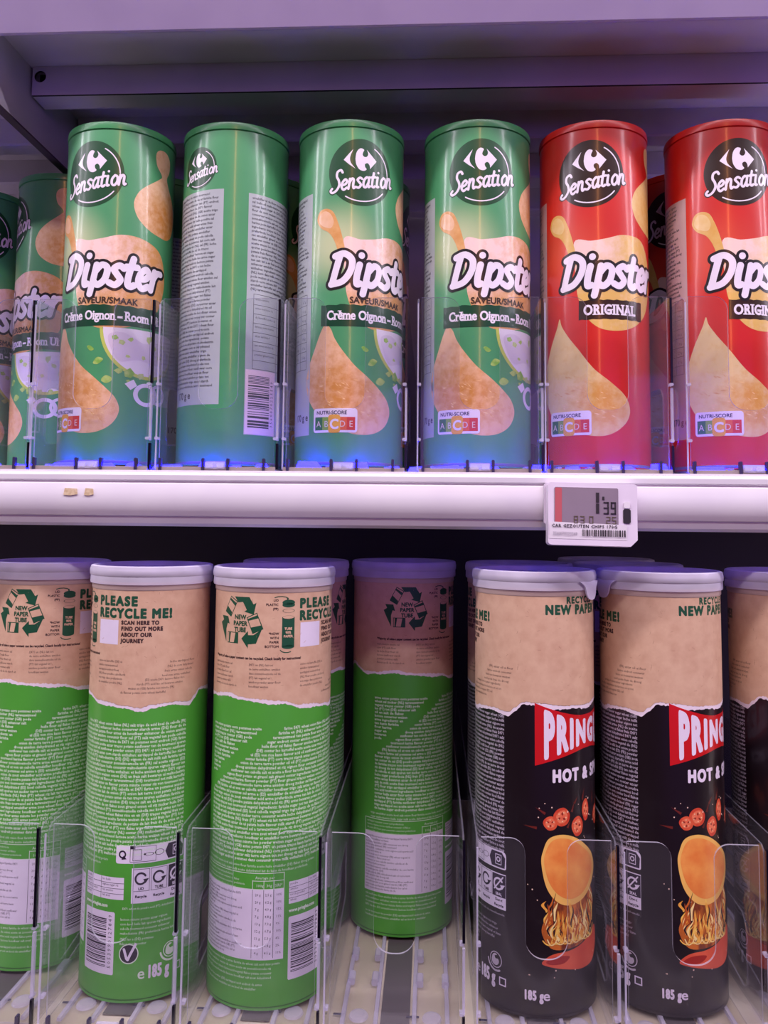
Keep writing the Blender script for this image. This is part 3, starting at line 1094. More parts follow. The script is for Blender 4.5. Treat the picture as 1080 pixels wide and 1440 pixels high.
        for (a, b, r_) in ((20, 86, 2.6), (25, 83.5, 3.0), (31, 86, 2.2), (29, 74, 2.0), (44, 87, 3.2), (49, 82, 2.8), (40, 74, 1.6), (54, 76, 2.4), (24, 63.5, 3.2), (30, 62, 4.0), (38, 61, 3.4), (47, 62, 3), (58, 84, 2.2), (60, 66, 3.4)):
            k_ = [rb_.uniform(0.55, 1.25) for _ in range(5)]
            a0_ = rb_.uniform(0, 6.28)
            pr.poly([(a + r_ * k_[q] * math.cos(a0_ + q * 1.257), b + 0.85 * r_ * k_[q] * math.sin(a0_ + q * 1.257)) for q in range(5)], leaf2 if rb_.random() < 0.45 else leaf, 4)
        for (a, b, r_, q) in ((4, 78.5, 2.6, .4), (9.6, 70, 3.4, -.5), (15.8, 57.4, 3.8, -.2), (31, 56, 2.6, .5)):
            pr.blob([(a - r_, b + q * r_), (a - r_ * .2, b + r_ * .7), (a + r_, b - q * r_ * .6), (a, b - r_ * .7)], leaf, 2, 4)
        pr.ellipse(43, 48.5, 9.6, 8.0, milk, 3, 40, 0.66)
        pr.ellipse(54, 49.5, 7.6, 7.4, milk, 2, 40, 0.7)
        pr.poly([(27.5, 55), (33.5, 58.4), (36, 54.2), (31.5, 51.0)], milk, 3)
    else:
        pr.poly([(-8.6, 99.9)] + [(-8.6 + 46 * q / 20.0, 99.6 + 0.25 * math.sin(q * 1.9)) for q in range(21)] + [(37.6, 112.4)] + [(37.6 - 46 * q / 20.0, 112.7 + 0.3 * math.sin(q * 2.3)) for q in range(21)], band, 3)
        pr.fat('ORIGINAL', -5.4, 102.9, 6.3, 0.34, white, 4, hs=0.80, serif=0.8, h=0.2, track=0.35)
    # nutrition score badge
    nb = mat('badge_white', (236, 226, 234), 0.35)
    L0, B0 = (-31.6, 22.2)
    pr.poly(arc(L0 + 2, B0 + 2, 2, 180, 270, 5) + arc(L0 + 28.8, B0 + 2, 2, 270, 360, 5) + arc(L0 + 28.8, B0 + 14.2, 2, 0, 90, 5) + arc(L0 + 2, B0 + 14.2, 2, 90, 180, 5), nb, 4)
    cols = [(34, 112, 66), (130, 170, 70), (232, 170, 60), (224, 96, 52), (206, 50, 40)]
    for q in range(5):
        a = L0 + 1.4 + q * 5.6
        pr.rect(a, B0 + 1.6, a + 5.6, B0 + 10.4, mat('score_%s' % 'abcde'[q], cols[q], 0.4), 5)
        if q != 2:
            pr.text('ABCDE'[q], a + 2.8, B0 + 3.8, 4.0, mat('score_letter', (222, 206, 200), 0.4), 6, hs=0.9, align='C', res=4)
    pr.blob([(L0 + 11.6, B0 + 0.6), (L0 + 15.4, B0 - 0.2), (L0 + 19.2, B0 + 0.6), (L0 + 19.4, B0 + 6), (L0 + 19.2, B0 + 11.2), (L0 + 15.4, B0 + 12.0), (L0 + 11.6, B0 + 11.2), (L0 + 11.4, B0 + 6)], mat('score_c', cols[2], 0.4), 6, 4)
    pr.fat('C', L0 + 15.4, B0 + 2.6, 6.2, 0.3, nb, 7, hs=0.95, align='C')
    pr.fat('NUTRI-SCORE', L0 + 2.4, B0 + 12.2, 2.3, 0.12, mat('score_ink', (86, 80, 106), 0.4), 5, hs=1.0)

    t = empty('crisp_tube', (0, 0, 0), '-', 'crisps tube')
    pr.wrapped('tube_body', H - 0.0065, base, t)
    lathe('lid', [(R, H - 0.0066), (R - 0.0007, H - 0.0064), (R - 0.0007, H - 0.0058), (R + 0.0004, H - 0.0054), (R + 0.0006, H - 0.0030), (R + 0.0003, H - 0.0008), (R - 0.0012, H), (R - 0.0030, H - 0.0004), (R - 0.0040, H - 0.0026)], 96, cap_m, t, cap1=True)
    lathe('base_rim', [(R - 0.006, 0.0024), (R - 0.0016, 0.0), (R - 0.0003, 0.0004), (R + 0.00025, 0.0012), (R + 0.00025, 0.0026), (R, 0.0029)], 96, mat('tin_' + kind, (120, 116, 120), 0.35, 0.5), t, cap0=True)
    return t


# ------------------------------------------------------------------ paper tubes of the lower shelf
def torn_edge():
    key = [(-44, 174), (-34.6, 174.3), (-20, 176.6), (-9.5, 174.5), (1.5, 174), (16, 173), (27, 170), (36, 169.6), (48, 168), (57.5, 166.8), (65.5, 168.6), (78.5, 169.2), (90, 168.2), (94, 170.8), (99, 174.8), (107, 174.4), (125, 172.6), (143, 172), (160, 174), (174, 179), (191.7, 174)]
    rr = random.Random(11)
    pts = []
    for (a, b) in zip(key[:-1], key[1:]):
        n = max(2, int((b[0] - a[0]) / 0.9))
        for q in range(n):
            t = q / n
            t_ = t * t * (3 - 2 * t)
            pts.append((a[0] + (b[0] - a[0]) * t, a[1] + (b[1] - a[1]) * t_))
    pts.append(key[-1])
    hi = [(u, v + rr.uniform(-0.35, 0.35)) for u, v in pts]
    lo = [(u, v - 1.9 - 0.5 * math.sin(u * 0.23) + rr.uniform(-0.4, 0.4)) for u, v in pts]
    return hi, lo


def paper_tube(kind):
    green = kind == 'green'
    R, H = 0.0375, 0.2585
    HB = 0.2487
    base = mat('leaf_green_print', (82, 168, 58), 0.38, coat=0.3) if green else mat('black_print', (25, 14, 20), 0.34, coat=0.4)
    tw = mat('small_print_white', (222, 236, 216), 0.4) if green else mat('small_print_grey', (196, 186, 200), 0.4)
    kraft = mat('kraft_paper', (216, 180, 148), 0.62, 0.3, (204, 164, 134), 150, 8, 0.35, 0.7)
    fibre = mat('torn_fibre', (236, 222, 230), 0.7, 0.3)
    dg = mat('recycle_green', (18, 78, 50), 0.5)
    br_ = mat('kraft_ink', (64, 38, 34), 0.55)
    white = mat('label_white', (232, 222, 238), 0.4)
    ink_ = mat('label_ink', (44, 34, 52), 0.45)
    pr = Print(R)
    hi, lo = torn_edge()
    top = HB * 1000
    for k in range(len(hi) - 1):
        (a, va), (b, vb) = hi[k], hi[k + 1]
        pr.add([[(a, va), (b, vb), (b, top), (a, top)]], kraft, 1)
        pr.add([[(lo[k][0], lo[k][1]), (lo[k + 1][0], lo[k + 1][1]), (b, vb + 0.2), (a, va + 0.2)]], fibre, 1)
    rr = random.Random(5)
    fl = mat('kraft_fleck', (170, 124, 100), 0.7)
    for _ in range(170):
        a, b, l, an = rr.uniform(-42, 190), rr.uniform(178, 240), rr.uniform(0.5, 2.2), rr.uniform(0, 3.14)
        dx, dy = l * math.cos(an), l * math.sin(an)
        pr.add([[(a, b), (a + dx, b + dy), (a + dx - dy * .08, b + dy + dx * .08), (a - dy * .08, b + dx * .08)]], fl, 2)
    # ---- recycling panel
    def tubelet(cx, cy, ang, w_, h_):
        ca, sa = math.cos(ang), math.sin(ang)
        T = lambda l: [(cx + x * ca - y * sa, cy + x * sa + y * ca) for x, y in l]
        pr.poly(T([(-w_, -h_), (w_, -h_), (w_, h_), (-w_, h_)]), dg, 2)
        pr.poly(T([(-w_ * .86, -h_ * .25), (w_ * .86, -h_ * .5), (w_ * .86, h_ * .35), (-w_ * .86, h_ * .55)]), kraft, 3)
        pr.poly(T([(-w_ * .86, h_ * .78), (w_ * .86, h_ * .72), (w_ * .86, h_ * .9), (-w_ * .86, h_ * .9)]), kraft, 3)
    cu, cv = -12.2, 218.4
    T = lambda l: [(cu + a, cv + b) for a, b in l]
    pr.poly(T([(-4.0, 14.6), (6.6, 14.6), (9.4, 10.4), (11.2, 11.4), (9.6, 4.4), (3.2, 6.0), (5.0, 7.0), (2.2, 11.6), (-1.4, 11.2)]), dg, 2)
    pr.poly(T([(15.6, -2.4), (11.4, -12.4), (6.2, -13.0), (6.2, -15.4), (1.6, -9.8), (6.0, -5.2), (6.2, -7.6), (9.8, -7.4), (12.8, -5.4)]), dg, 2)
    pr.poly(T([(-15.6, 2.8), (-9.6, 2.6), (-8.2, -1.8), (-10.0, -1.4), (-11.2, -5.0), (-11.0, -12.6), (-14.0, -7.0), (-16.8, -1.4), (-14.2, 0.2)]), dg, 2)
    tubelet(cu - 7.0, cv + 8.6, -0.5, 3.1, 5.4)
    tubelet(cu + 10.4, cv - 0.6, 0.42, 3.7, 5.2)
    tubelet(cu - 5.2, cv - 9.6, 1.57, 3.3, 4.4)
    for q, s_ in enumerate(('NEW', 'PAPER', 'TUBE')):
        pr.fat(s_, cu + 0.4, cv + 1.4 - q * 3.7, 2.6, 0.16, dg, 3, hs=0.95, align='C')
    pr.poly([(15.0, 204.2), (22.8, 204.2), (22.8, 221.2), (15.0, 221.2)], dg, 2)
    pr.ellipse(18.9, 221.2, 3.9, 1.2, dg, 2, 24)
    pr.ellipse(18.9, 221.4, 3.5, 0.9, kraft, 3, 24)
    pr.ellipse(18.9, 204.2, 3.9, 1.3, dg, 2, 24)
    pr.ellipse(18.9, 230.0, 4.0, 1.7, dg, 2, 24)
    pr.ellipse(18.9, 228.6, 4.0, 1.5, dg, 2, 24)
    for q, s_ in enumerate(('TUBE', '90%', 'PAPER')):
        pr.fat(s_, 18.9, 214.0 - q * 2.2, 1.4, 0.1, kraft, 3, align='C')
    pr.ellipse(18.9, 225.2, 3.8, 1.2, dg, 2, 24, 0.9)
    pts = [(14 + 5 * math.cos(a), 231.6 + 2.0 * math.sin(a)) for a in (2.4, 1.9, 1.4, .9, .4)]
    pr.stroke(list(zip(pts[:-1], pts[1:])), 0.28, dg, 2, 0.15)
    pr.poly([(17.6, 232.6), (19.8, 231.2), (17.9, 230.8)], dg, 2)
    pts = [(18 + 4 * math.cos(a), 202.8 + 2.0 * math.sin(a)) for a in (3.4, 3.9, 4.4, 4.9, 5.4)]
    pr.stroke(list(zip(pts[:-1], pts[1:])), 0.28, dg, 2, 0.15)
    for q, s_ in enumerate(('LID', 'PLASTIC', '(PP)')):
        pr.fat(s_, 12.6, 230.6 - q * 2.5, 1.4, 0.07, br_, 2, align='R')
    for q, s_ in enumerate(('*NOW', 'WITH', 'PAPER', 'BOTTOM')):
        pr.fat(s_, 13.2, 211.2 - q * 2.5, 1.4, 0.07, br_, 2, align='R')
    pr.fat('PLEASE', 26.2, 226.8, 5.1, 0.5, dg, 2, hs=1.0, track=0.9)
    pr.fat('RECYCLE ME!', 26.2, 219.6, 5.1, 0.5, dg, 2, hs=0.93, track=0.8)
    pr.rect(26.8, 203.6, 42.2, 218.0, white, 2)
    for q, s_ in enumerate(('SCAN HERE TO', 'FIND OUT MORE', 'ABOUT OUR', 'JOURNEY')):
        pr.fat(s_, 44.2, 215.6 - q * 3.55, 2.2, 0.22, br_, 2, hs=0.92, track=0.25, h=0.22)
    pr.fat("*Majority of tube's paper content can be recycled. Check locally for instructions!", -34, 196.7, 1.5, 0.10, br_, 2, hs=0.85, h=0.2)
    pr.micro(-34, 194.4, -10, 6, 2.5, 1.35, br_, 2, ragged=0.3)
    pr.micro(-5, 194.4, 18.5, 6, 2.5, 1.35, br_, 2, ragged=0.3)
    pr.micro(27, 194.4, 54, 6, 2.5, 1.35, br_, 2, ragged=0.35)
    for q in range(4):
        pr.micro(75 - q * 1.6, 194.0 - q * 2.6, 93 - q * 1.0, 1, 2.5, 1.35, br_, 2)
    for q in range(4):
        pr.micro(60 - q * 5.0, 184.0 - q * 2.5, 92 - q * 5.0, 1, 2.5, 1.35, br_, 2, ragged=0.15)
    # ---- ingredient text block with its diagonal gap
    rows, pit, v0 = 31, 2.46, 158.0

    def lft(r):
        return max(-35.0, 17.5 - r * 3.35)
    if green:
        pr.micro(0, v0, 87.5, rows, pit, 1.72, tw, 1, left=lft, hs=0.9, res=2)
        for r in range(13):
            e = 4.0 - r * 3.0
            pr.micro(-35.5, v0 - r * pit, e, 1, pit, 1.72, tw, 1, hs=0.9, res=2)
        pr.micro(-38, 80.6, 46, 2, 2.5, 1.5, tw, 1, ragged=0.1)
    else:
        pr.micro(30, v0 + 8, 87.0, 32, pit, 1.6, tw, 1, hs=0.9, res=2)
    # ---- nutrition table
    pr.rect(-43, 28, 19.4, 66.8, white, 1)
    pr.frame(-43, 66.8, 19.4, 76.0, 0.35, tw, 2)
    pr.rect(0.2, 71.4, 19.4, 71.75, tw, 2)
    for q in range(4):
        pr.micro(-41, 74.6 - q * 2.2, -1, 1, 2, 1.2, tw, 2, ragged=0.3)
    pr.text('Average per', 2, 72.6, 1.6, tw, 2)
    for a, s_ in ((2.4, '100g'), (8.6, '30g'), (13.6, '%RI*')):
        pr.text(s_, a, 68.2, 1.6, tw, 2)
    for a in (0.2, 7.0, 13.0):
        pr.rect(a, 66.8, a + 0.35, 72, tw, 2)
        pr.rect(a, 29, a + 0.25, 66.8, ink_, 2)
    vv = 63.6
    for q in range(9):
        pr.micro(-42, vv + 1.3, -1.5, 1, 2, 1.3, ink_, 2, ragged=0.2)
        pr.micro(-42, vv - 0.6, -8, 1, 2, 1.3, ink_, 2, ragged=0.5)
        pr.text('%d g' % random.randint(2, 60), 2.0, vv - 0.4, 1.35, ink_, 2)
        pr.text('%.1f g' % random.uniform(0, 9), 8.0, vv - 0.4, 1.35, ink_, 2)
        pr.text('%d%%' % random.randint(0, 15), 14.6, vv - 0.4, 1.35, ink_, 2)
        vv -= 4.0
    pr.micro(-42, 26.6, 19, 4, 2.5, 1.4, tw, 1, ragged=0.12)
    pr.micro(-42, 15.4, 12, 2, 2.5, 1.4, tw, 1, ragged=0.2)
    # ---- boxes, bar code, badges
    pr.rect(22.4, 57.6, 51.5, 70.0, white, 1)
    for q in range(3):
        pr.rect(22.4, 60.6 + q * 3.0, 51.5, 60.85 + q * 3.0, ink_, 2)
    pr.rect(36, 57.6, 36.25, 70, ink_, 2)
    pr.micro(23.2, 69.4, 35, 4, 3.0, 1.3, ink_, 2, ragged=0.4)
    pr.micro(37, 69.4, 51, 4, 3.0, 1.3, ink_, 2, ragged=0.3)
    pr.fat('www.pringles.com', 22.6, 52.9, 1.9, 0.12, tw, 1, hs=0.9)
    pr.poly(arc(23.4, 16.5, 1, 180, 270, 4) + arc(45.4, 16.5, 1, 270, 360, 4) + arc(45.4, 49.4, 1, 0, 90, 4) + arc(23.4, 49.4, 1, 90, 180, 4), white, 1)
    pr.bars(24.2, 19.5, 41.0, 47.6, ink_, 2, True, 26, 4)
    pr.text('5053990127849', 44.6, 19.0, 2.3, ink_, 2, hs=0.95, rot=90, track=0.75)
    pr.micro(51.0, 53.4, 87.0, 1, 2, 1.25, tw, 1)
    pr.micro(50.0, 47.6, 86.5, 4, 2.6, 1.5, tw, 1, ragged=0.15)
    pr.micro(50.0, 36.6, 72, 2, 2.6, 1.5, tw, 1, ragged=0.2)
    # long packaging box
    b0 = arc(47.2, 79.2, 1.2, 180, 270, 4) + arc(87.0, 79.2, 1.2, 270, 360, 4) + arc(85.4, 85.4, 2.8, 0, 90, 4) + [(46.0, 88.2)]
    pr.poly(b0, white, 1)
    pr.poly([(77.5, 78.8), (87.2, 78.8), (87.6, 84.6), (85.2, 87.4), (77.5, 87.4), (75.6, 83.2)], ink_, 2)
    pr.frame(80.4, 80.2, 85.0, 86.0, 0.4, white, 3)
    pr.ellipse(82.7, 83.2, 1.5, 1.5, white, 3, 16, 0.6)
    pr.frame(56.2, 79.6, 61.4, 86.0, 0.3, ink_, 2)
    pr.frame(54.6, 78.8, 70.0, 87.6, 0.25, ink_, 2)
    pr.rect(54.6, 86.2, 57.6, 88.0, ink_, 3)
    pr.ellipse(66.0, 83.0, 2.8, 0.9, ink_, 2, 24, 0.8)
    pr.ellipse(72.0, 83.4, 2.8, 1.7, ink_, 2, 24, 0.86)
    pr.fat('+', 62.6, 82.2, 1.6, 0.1, ink_, 2)
    pr.ellipse(50.0, 83.2, 2.3, 2.3, ink_, 2, 20, 0.6)
    pr.poly([(49.4, 80.2), (52.6, 80.6), (50.8, 82.6)], ink_, 3)
    # three recycling tiles
    pr.rect(56.0, 55.6, 88.0, 75.4, white, 1)
    for q in range(3):
        a = 56.8 + q * 10.6
        dk = q == 2
        pr.frame(a, 62.2, a + 9.8, 74.8, 0.25, ink_, 2)
        if dk:
            pr.rect(a, 62.2, a + 9.8, 74.8, ink_, 2)
        c_ = white if dk else ink_
        pts = [(a + 4.6 + 3.1 * math.cos(math.radians(x)), 69.4 + 3.1 * math.sin(math.radians(x))) for x in range(30, 331, 20)]
        pr.stroke(list(zip(pts[:-1], pts[1:])), 0.55, c_, 3, 0.18)
        pr.poly([(a + 6.0, 69.0), (a + 9.4, 69.4), (a + 7.4, 66.6)], c_, 3)
        if dk:
            pr.stroke([((a + 1.6, 66.2), (a + 8.0, 73.6))], 0.4, c_, 3, 0.18)
        pr.fat(('LID', 'TUBE', 'SEAL')[q], a + 4.9, 63.0, 1.5, 0.08, c_, 3, align='C')
        pr.fat(('Recycle', 'Recycle', "Don't")[q], a + 4.9, 58.6 + (1.2 if dk else 0), 1.5, 0.08, ink_, 2, align='C')
        if dk:
            pr.fat('Recycle', a + 4.9, 56.8, 1.5, 0.08, ink_, 2, align='C')
    # leaf badge, green dot, weight
    pr.ellipse(55.6, 27.6, 5.8, 5.6, tw, 1, 32)
    pr.ellipse(55.6, 27.6, 5.2, 5.0, ink_, 2, 32)
    v_ = [(52.8, 30.2), (54.4, 25.2), (55.2, 24.4), (56.6, 27.4), (59.6, 32.8)]
    pr.stroke(list(zip(v_[:-1], v_[1:])), 0.75, white, 3, 0.2)
    pr.ellipse(80.6, 26.6, 4.6, 4.5, tw, 1, 32, 0.88)
    pr.blob([(77.6, 25.0), (79.4, 23.6), (81.6, 23.8), (83.0, 25.6), (82.4, 27.4), (80.6, 27.2), (79.8, 28.6), (81.6, 29.4), (80.0, 30.0), (78.0, 28.4)], tw, 1, 3)
    pts = [(80.6 + 6.2 * math.cos(math.radians(x)), 26.6 + 6.0 * math.sin(math.radians(x))) for x in range(190, 301, 12)]
    pr.stroke(list(zip(pts[:-1], pts[1:])), 0.55, tw, 1, 0.2)
    pr.fat('e', 61.0, 13.4, 6.0, 0.1, tw, 1, hs=1.05)
    pr.fat('185 g', 66.8, 13.4, 6.6, 0.4, white, 1, hs=0.55, track=0.35)
    pr.frame(83.2, 13.6, 88.0, 18.2, 0.7, white, 1)
    if not green:
        red = mat('logo_red', (206, 26, 30), 0.3, coat=0.2)
        wl = mat('logo_white', (240, 228, 242), 0.3, coat=0.2)
        c0 = 143.0

        def topv(u):
            d = abs(u - c0) / 37.0
            return 166.4 + 8.2 * (max(0.0, d - 0.12) / 0.88) ** 1.5

        def botv(u):
            d = abs(u - c0) / 37.0
            return 147.2 - 8.0 * (max(0.0, d - 0.10) / 0.90) ** 1.2
        us = [c0 - 37 + 74 * q / 40.0 for q in range(41)]
        pr.poly([(u, botv(u)) for u in us] + [(u, topv(u)) for u in us[::-1]], red, 2)

        def warp(u, v):
            d0, d1 = botv(u) + 3.6, topv(u) - 3.4
            return (u, d0 + (d1 - d0) * v / 10.0)
        pr.fat('PRINGLES', c0, 0.0, 10.0, 0.85, wl, 3, hs=0.80, align='C', track=1.75, warp=warp, h=0.25)
        pr.fat('HOT & SPICY', c0, 130.2, 6.4, 0.55, wl, 1, hs=0.80, align='C', track=0.9)
        pr.fat('NEW PAPER TUBE', c0 + 1.0, 225.4, 5.0, 0.45, dg, 2, hs=0.90, align='C', track=0.75)
        pr.fat('RECYCLE MY', c0 + 0.5, 231.6, 3.6, 0.28, dg, 2, hs=0.95, align='C', track=0.6)
        # falling peppers, crisp, flames, red pepper
        pep = mat('pepper_red', (196, 52, 34), 0.35, 0.5, (222, 92, 56), 200, 2)
        pdk = mat('pepper_hollow', (150, 40, 26), 0.4)
        fsd = mat('pepper_seed', (250, 210, 160), 0.4)
        pin = mat('pepper_flesh', (240, 138, 96), 0.35, 0.5, (228, 104, 70), 300, 3)
        chip_ = mat('hot_crisp_print', (246, 170, 84), 0.32, 0.5, (232, 128, 58), 90, 5, 0.3, 0.7)
        chip2 = mat('hot_crisp_edge', (244, 190, 96), 0.32)
        fl1 = mat('flame_yellow', (248, 206, 96), 0.35, 0.5, (234, 150, 50), 220, 3)
        fl2 = mat('flame_orange', (206, 112, 40), 0.35, 0.5, (120, 52, 28), 150, 4, 0.4, 0.6, stretch=(1, 1, 0.5))
        for (a, b, ra, rb) in ((115.0, 107.2, 4.4, 3.8), (122.2, 110.4, 5.4, 5.0), (133.5, 104.0, 4.6, 5.4), (141.0, 112.0, 3.4, 6.0), (156, 106, 5, 5.5), (163, 112, 4, 4.5)):
            pr.blob([(a - ra, b), (a - ra * .6, b + rb * .8), (a + ra * .3, b + rb), (a + ra, b + rb * .2), (a + ra * .7, b - rb * .8), (a - ra * .3, b - rb)], pep, 1, 5)
            pr.blob([(a - ra * .7, b), (a - ra * .4, b + rb * .55), (a + ra * .3, b + rb * .7), (a + ra * .7, b), (a + ra * .4, b - rb * .6), (a - ra * .3, b - rb * .65)], pin, 2, 5)
            for q in range(3):
                an = 0.7 + q * 2.1 + a
                pu, pv = a + ra * .34 * math.cos(an), b + rb * .34 * math.sin(an)
                pr.poly([(pu - ra * .2 * math.cos(an), pv - rb * .2 * math.sin(an)), (pu + ra * .13 * math.sin(an), pv - rb * .13 * math.cos(an)), (pu + ra * .24 * math.cos(an), pv + rb * .24 * math.sin(an)), (pu - ra * .13 * math.sin(an), pv + rb * .13 * math.cos(an))], pdk, 3)
            for q in range(5):
                an = q * 1.26 + b
                pr.ellipse(a + ra * .5 * math.cos(an), b + rb * .5 * math.sin(an), ra * .08, rb * .08, fsd, 3, 8)
        for (a, b, l, an) in ((112, 112.5, 7, 2.6), (107, 104.5, 8, 3.0), (129, 112.5, 6, 1.2), (131, 117, 5, 0.9), (138, 118.0, 7, 1.3), (150, 114, 8, 1.6), (126, 104, 5, 1.1)):
            ca, sa = math.cos(an), math.sin(an)
            pr.poly([(a - sa * .8, b + ca * .8), (a + ca * l, b + sa * l), (a + sa * .8, b - ca * .8)], mat('pepper_streak', (104, 34, 24), 0.4), 1)
        rr = random.Random(3)
        for _ in range(46):
            a, b, r_ = rr.uniform(101, 172), rr.choice((rr.uniform(96, 120), rr.uniform(60, 75), rr.uniform(21, 30))), rr.uniform(0.25, 0.6)
            pr.ellipse(a, b, r_, r_, mat('spice_fleck', (240, 206, 180), 0.4), 1, 8)
        cr = [(109.5, 85), (110.6, 92), (114.0, 98.6), (121.5, 100.6), (130.5, 98.4), (140.0, 92.6), (148.5, 85), (151.5, 77), (147.5, 69.5), (138.5, 63.2), (127.2, 61.0), (118.6, 64.0), (112.4, 72.0)]
        pr.blob(cr, chip2, 3)
        pr.blob([(111.2, 85), (112.4, 92), (116.0, 97.4), (122.5, 98.6), (130.0, 96.4), (138.5, 91.0), (146.0, 84.6), (148.0, 77), (144.0, 71), (137.0, 66.0), (128.2, 64.4), (120.6, 67.0), (114.4, 74.0)], chip_, 4)
        pr.blob([(109.6, 47), (111.4, 54), (115, 59), (117, 65), (124, 67), (132, 64), (138, 70), (146, 68), (149, 58), (146, 47), (138, 39.5), (126, 37.4), (115, 38.6)], fl2, 1)
        f3 = mat('flame_pale', (252, 226, 150), 0.35)
        f4 = mat('flame_deep', (206, 110, 40), 0.35, 0.5, (176, 76, 30), 220, 3)
        fg = mat('flame_gap', (56, 28, 28), 0.4)
        for q in range(92):
            t_ = rr.random()
            a = 110.8 + 37.0 * t_
            b = 39.5 + 9.0 * abs(2 * t_ - 1) ** 2.2 + rr.choice((0, 0, rr.uniform(0, 14)))
            l, w0 = rr.uniform(6, 17), rr.uniform(0.35, 1.0)
            ph, am, dr = rr.uniform(0, 6.28), rr.uniform(0.5, 1.6), (0.5 - t_) * rr.uniform(2, 7)
            n = 14
            sp = [(a + am * math.sin(ph + 5.2 * k / n) - am * math.sin(ph) + dr * k / n, b + l * k / n) for k in range(n + 1)]
            L_ = [(p[0] - w0 * math.sin(math.pi * min(1, (k + 1.5) / (n + 1.5))) ** 0.8, p[1]) for k, p in enumerate(sp)]
            R_ = [(p[0] + w0 * math.sin(math.pi * min(1, (k + 1.5) / (n + 1.5))) ** 0.8, p[1]) for k, p in enumerate(sp)]
            pr.poly(L_ + R_[::-1], (fl1, fl1, f4, fg, f3, fl1, f4)[q % 7], 2 + q * 0.02)
        for q in range(13):
            a = 112 + 2.7 * q
            sp = spline([(a - 1.8, 43.5 - rr.random() * 2), (a, 40.0 + rr.random()), (a + 2.5, 40.2 + rr.random()), (a + 3.8, 43 + rr.random() * 3)], 4)
            pr.stroke(list(zip(sp[:-1], sp[1:])), rr.uniform(0.3, 0.6), (fl1, f3)[q % 2], 4, 0.25)
        pr.blob([(109.6, 30.4), (113, 33.8), (118, 35.6), (126, 36.2), (134, 37.6), (145, 41), (152, 44), (154, 34), (148, 26), (137, 24.6), (124, 26.6), (114, 28.6)], mat('red_pepper_print', (198, 56, 38), 0.35, 0.5, (226, 96, 62), 40, 2), 1)
        pr.blob([(112, 31), (116, 33.4), (122, 34.0), (127, 33), (123, 30), (116, 29.6)], mat('red_pepper_deep', (170, 34, 26), 0.35), 2)
        pr.fat('185 g', 99.0, 10.4, 4.8, 0.34, wl, 1, hs=0.62, track=0.4)
        pr.fat('e', 110.2, 10.4, 5.2, 0.14, wl, 1, hs=1.15)

    t = empty('paper_snack_tube', (0, 0, 0), '-', 'crisps tube')
    pr.wrapped('tube_body', HB, base, t, vmap=(1.036, -0.5))
    lidm = milky
    lathe('lid', [(R + 0.0006, HB - 0.0014), (R + 0.0016, HB - 0.0016), (R + 0.0018, HB - 0.0006), (R + 0.0016, HB + 0.0032), (R + 0.0021, HB + 0.0040), (R + 0.0022, HB + 0.0066), (R + 0.0016, H - 0.0006), (R + 0.0002, H), (R - 0.0016, H - 0.0004), (R - 0.0026, H - 0.0030), (R - 0.0040, H - 0.0036)], 96, lidm, t, cap1=True)
    lathe('neck_seam', [(R + 0.0001, HB - 0.0052), (R + 0.0005, HB - 0.0046), (R + 0.0005, HB - 0.0018), (R + 0.0001, HB - 0.0014)], 96, mat('neck_paper', (206, 182, 170), 0.55, 0.35), t)
    lathe('base_rim', [(R - 0.006, 0.0024), (R - 0.0018, 0.0), (R - 0.0006, 0.0003), (R + 0.0001, 0.0016), (R + 0.0001, 0.0022)], 96, mat('base_' + kind, (60, 120, 48) if green else (36, 28, 32), 0.45, 0.4), t, cap0=True)
    return t


def pull_tab(root, ang):
    """tongue hanging from the lid rim"""
    lid = [c for c in root.children if c.name.startswith('lid')][0]
    R, HB = 0.0375, 0.2487
    pts = [(-11.5, 3.6), (-7.4, 0.6), (-5.6, -4.4), (-3.4, -7.0), (0, -7.8), (3.4, -7.0), (5.6, -4.4), (7.4, 0.6), (11.5, 3.6)]
    o = spline(pts, 4)
    m_ = MB()
    n = len(o)
    for rr in (R + 0.0024, R + 0.0034):
        for u, v in o:
            a = ang + u / 1000 / R
            m_.v.append((rr * math.sin(a), -rr * math.cos(a), HB + v / 1000))
    tris = tessellate_polygon([[Vector((a, b, 0)) for a, b in o]])
    for t_ in tris:
        m_.f.append(tuple(t_)); m_.f.append(tuple(k + n for k in t_))
    for k in range(n):
        m_.f.append((k, (k + 1) % n, n + (k + 1) % n, n + k))
    m_.m = [0] * len(m_.f)
    return m_.build('pull_tab', milky, lid, auto=40)


protos = {}


def place(kind, builder, x, y, z, off, label, group, lean=(0, 0)):
    if kind in protos:
        r_ = copy_tree(protos[kind])
    else:
        r_ = builder()
        protos[kind] = r_
    r_.location = (x, y, zz(z))
    r_.rotation_euler = (math.radians(lean[0]), math.radians(lean[1]), off / 37.5)
    r_['label'] = label
    r_['group'] = group
    return r_


ZU, ZL = 0.0347, -0.2894
G1, G2 = 'green crisps tubes on the upper shelf', 'red crisps tubes on the upper shelf'
gt, rtb = (lambda: crisp_tube('green')), (lambda: crisp_tube('red'))
place('g', gt, 0.0316, 0.600, ZU, 1.0, 'green crisps tube standing directly left of the two front red tubes', G1)
place('g', gt, -0.0589, 0.597, ZU, 10.5, 'green crisps tube directly right of the one showing two grey ingredient panels', G1)
place('g', gt, -0.1432, 0.598, ZU, 108.5, 'green crisps tube turned to show two grey ingredient panels and a barcode', G1)
place('g', gt, -0.2270, 0.5945, ZU, -7.5, 'green crisps tube below the bracket, leftmost of the front row, cream bowl picture visible', G1)
place('g', gt, -0.3055, 0.680, ZU, -38.0, 'set-back green crisps tube half hidden by the leftmost front-row tube', G1)
place('g', gt, -0.3860, 0.695, 0.0301, 20.0, 'sliver of a green crisps tube cut by the left picture edge', G1)
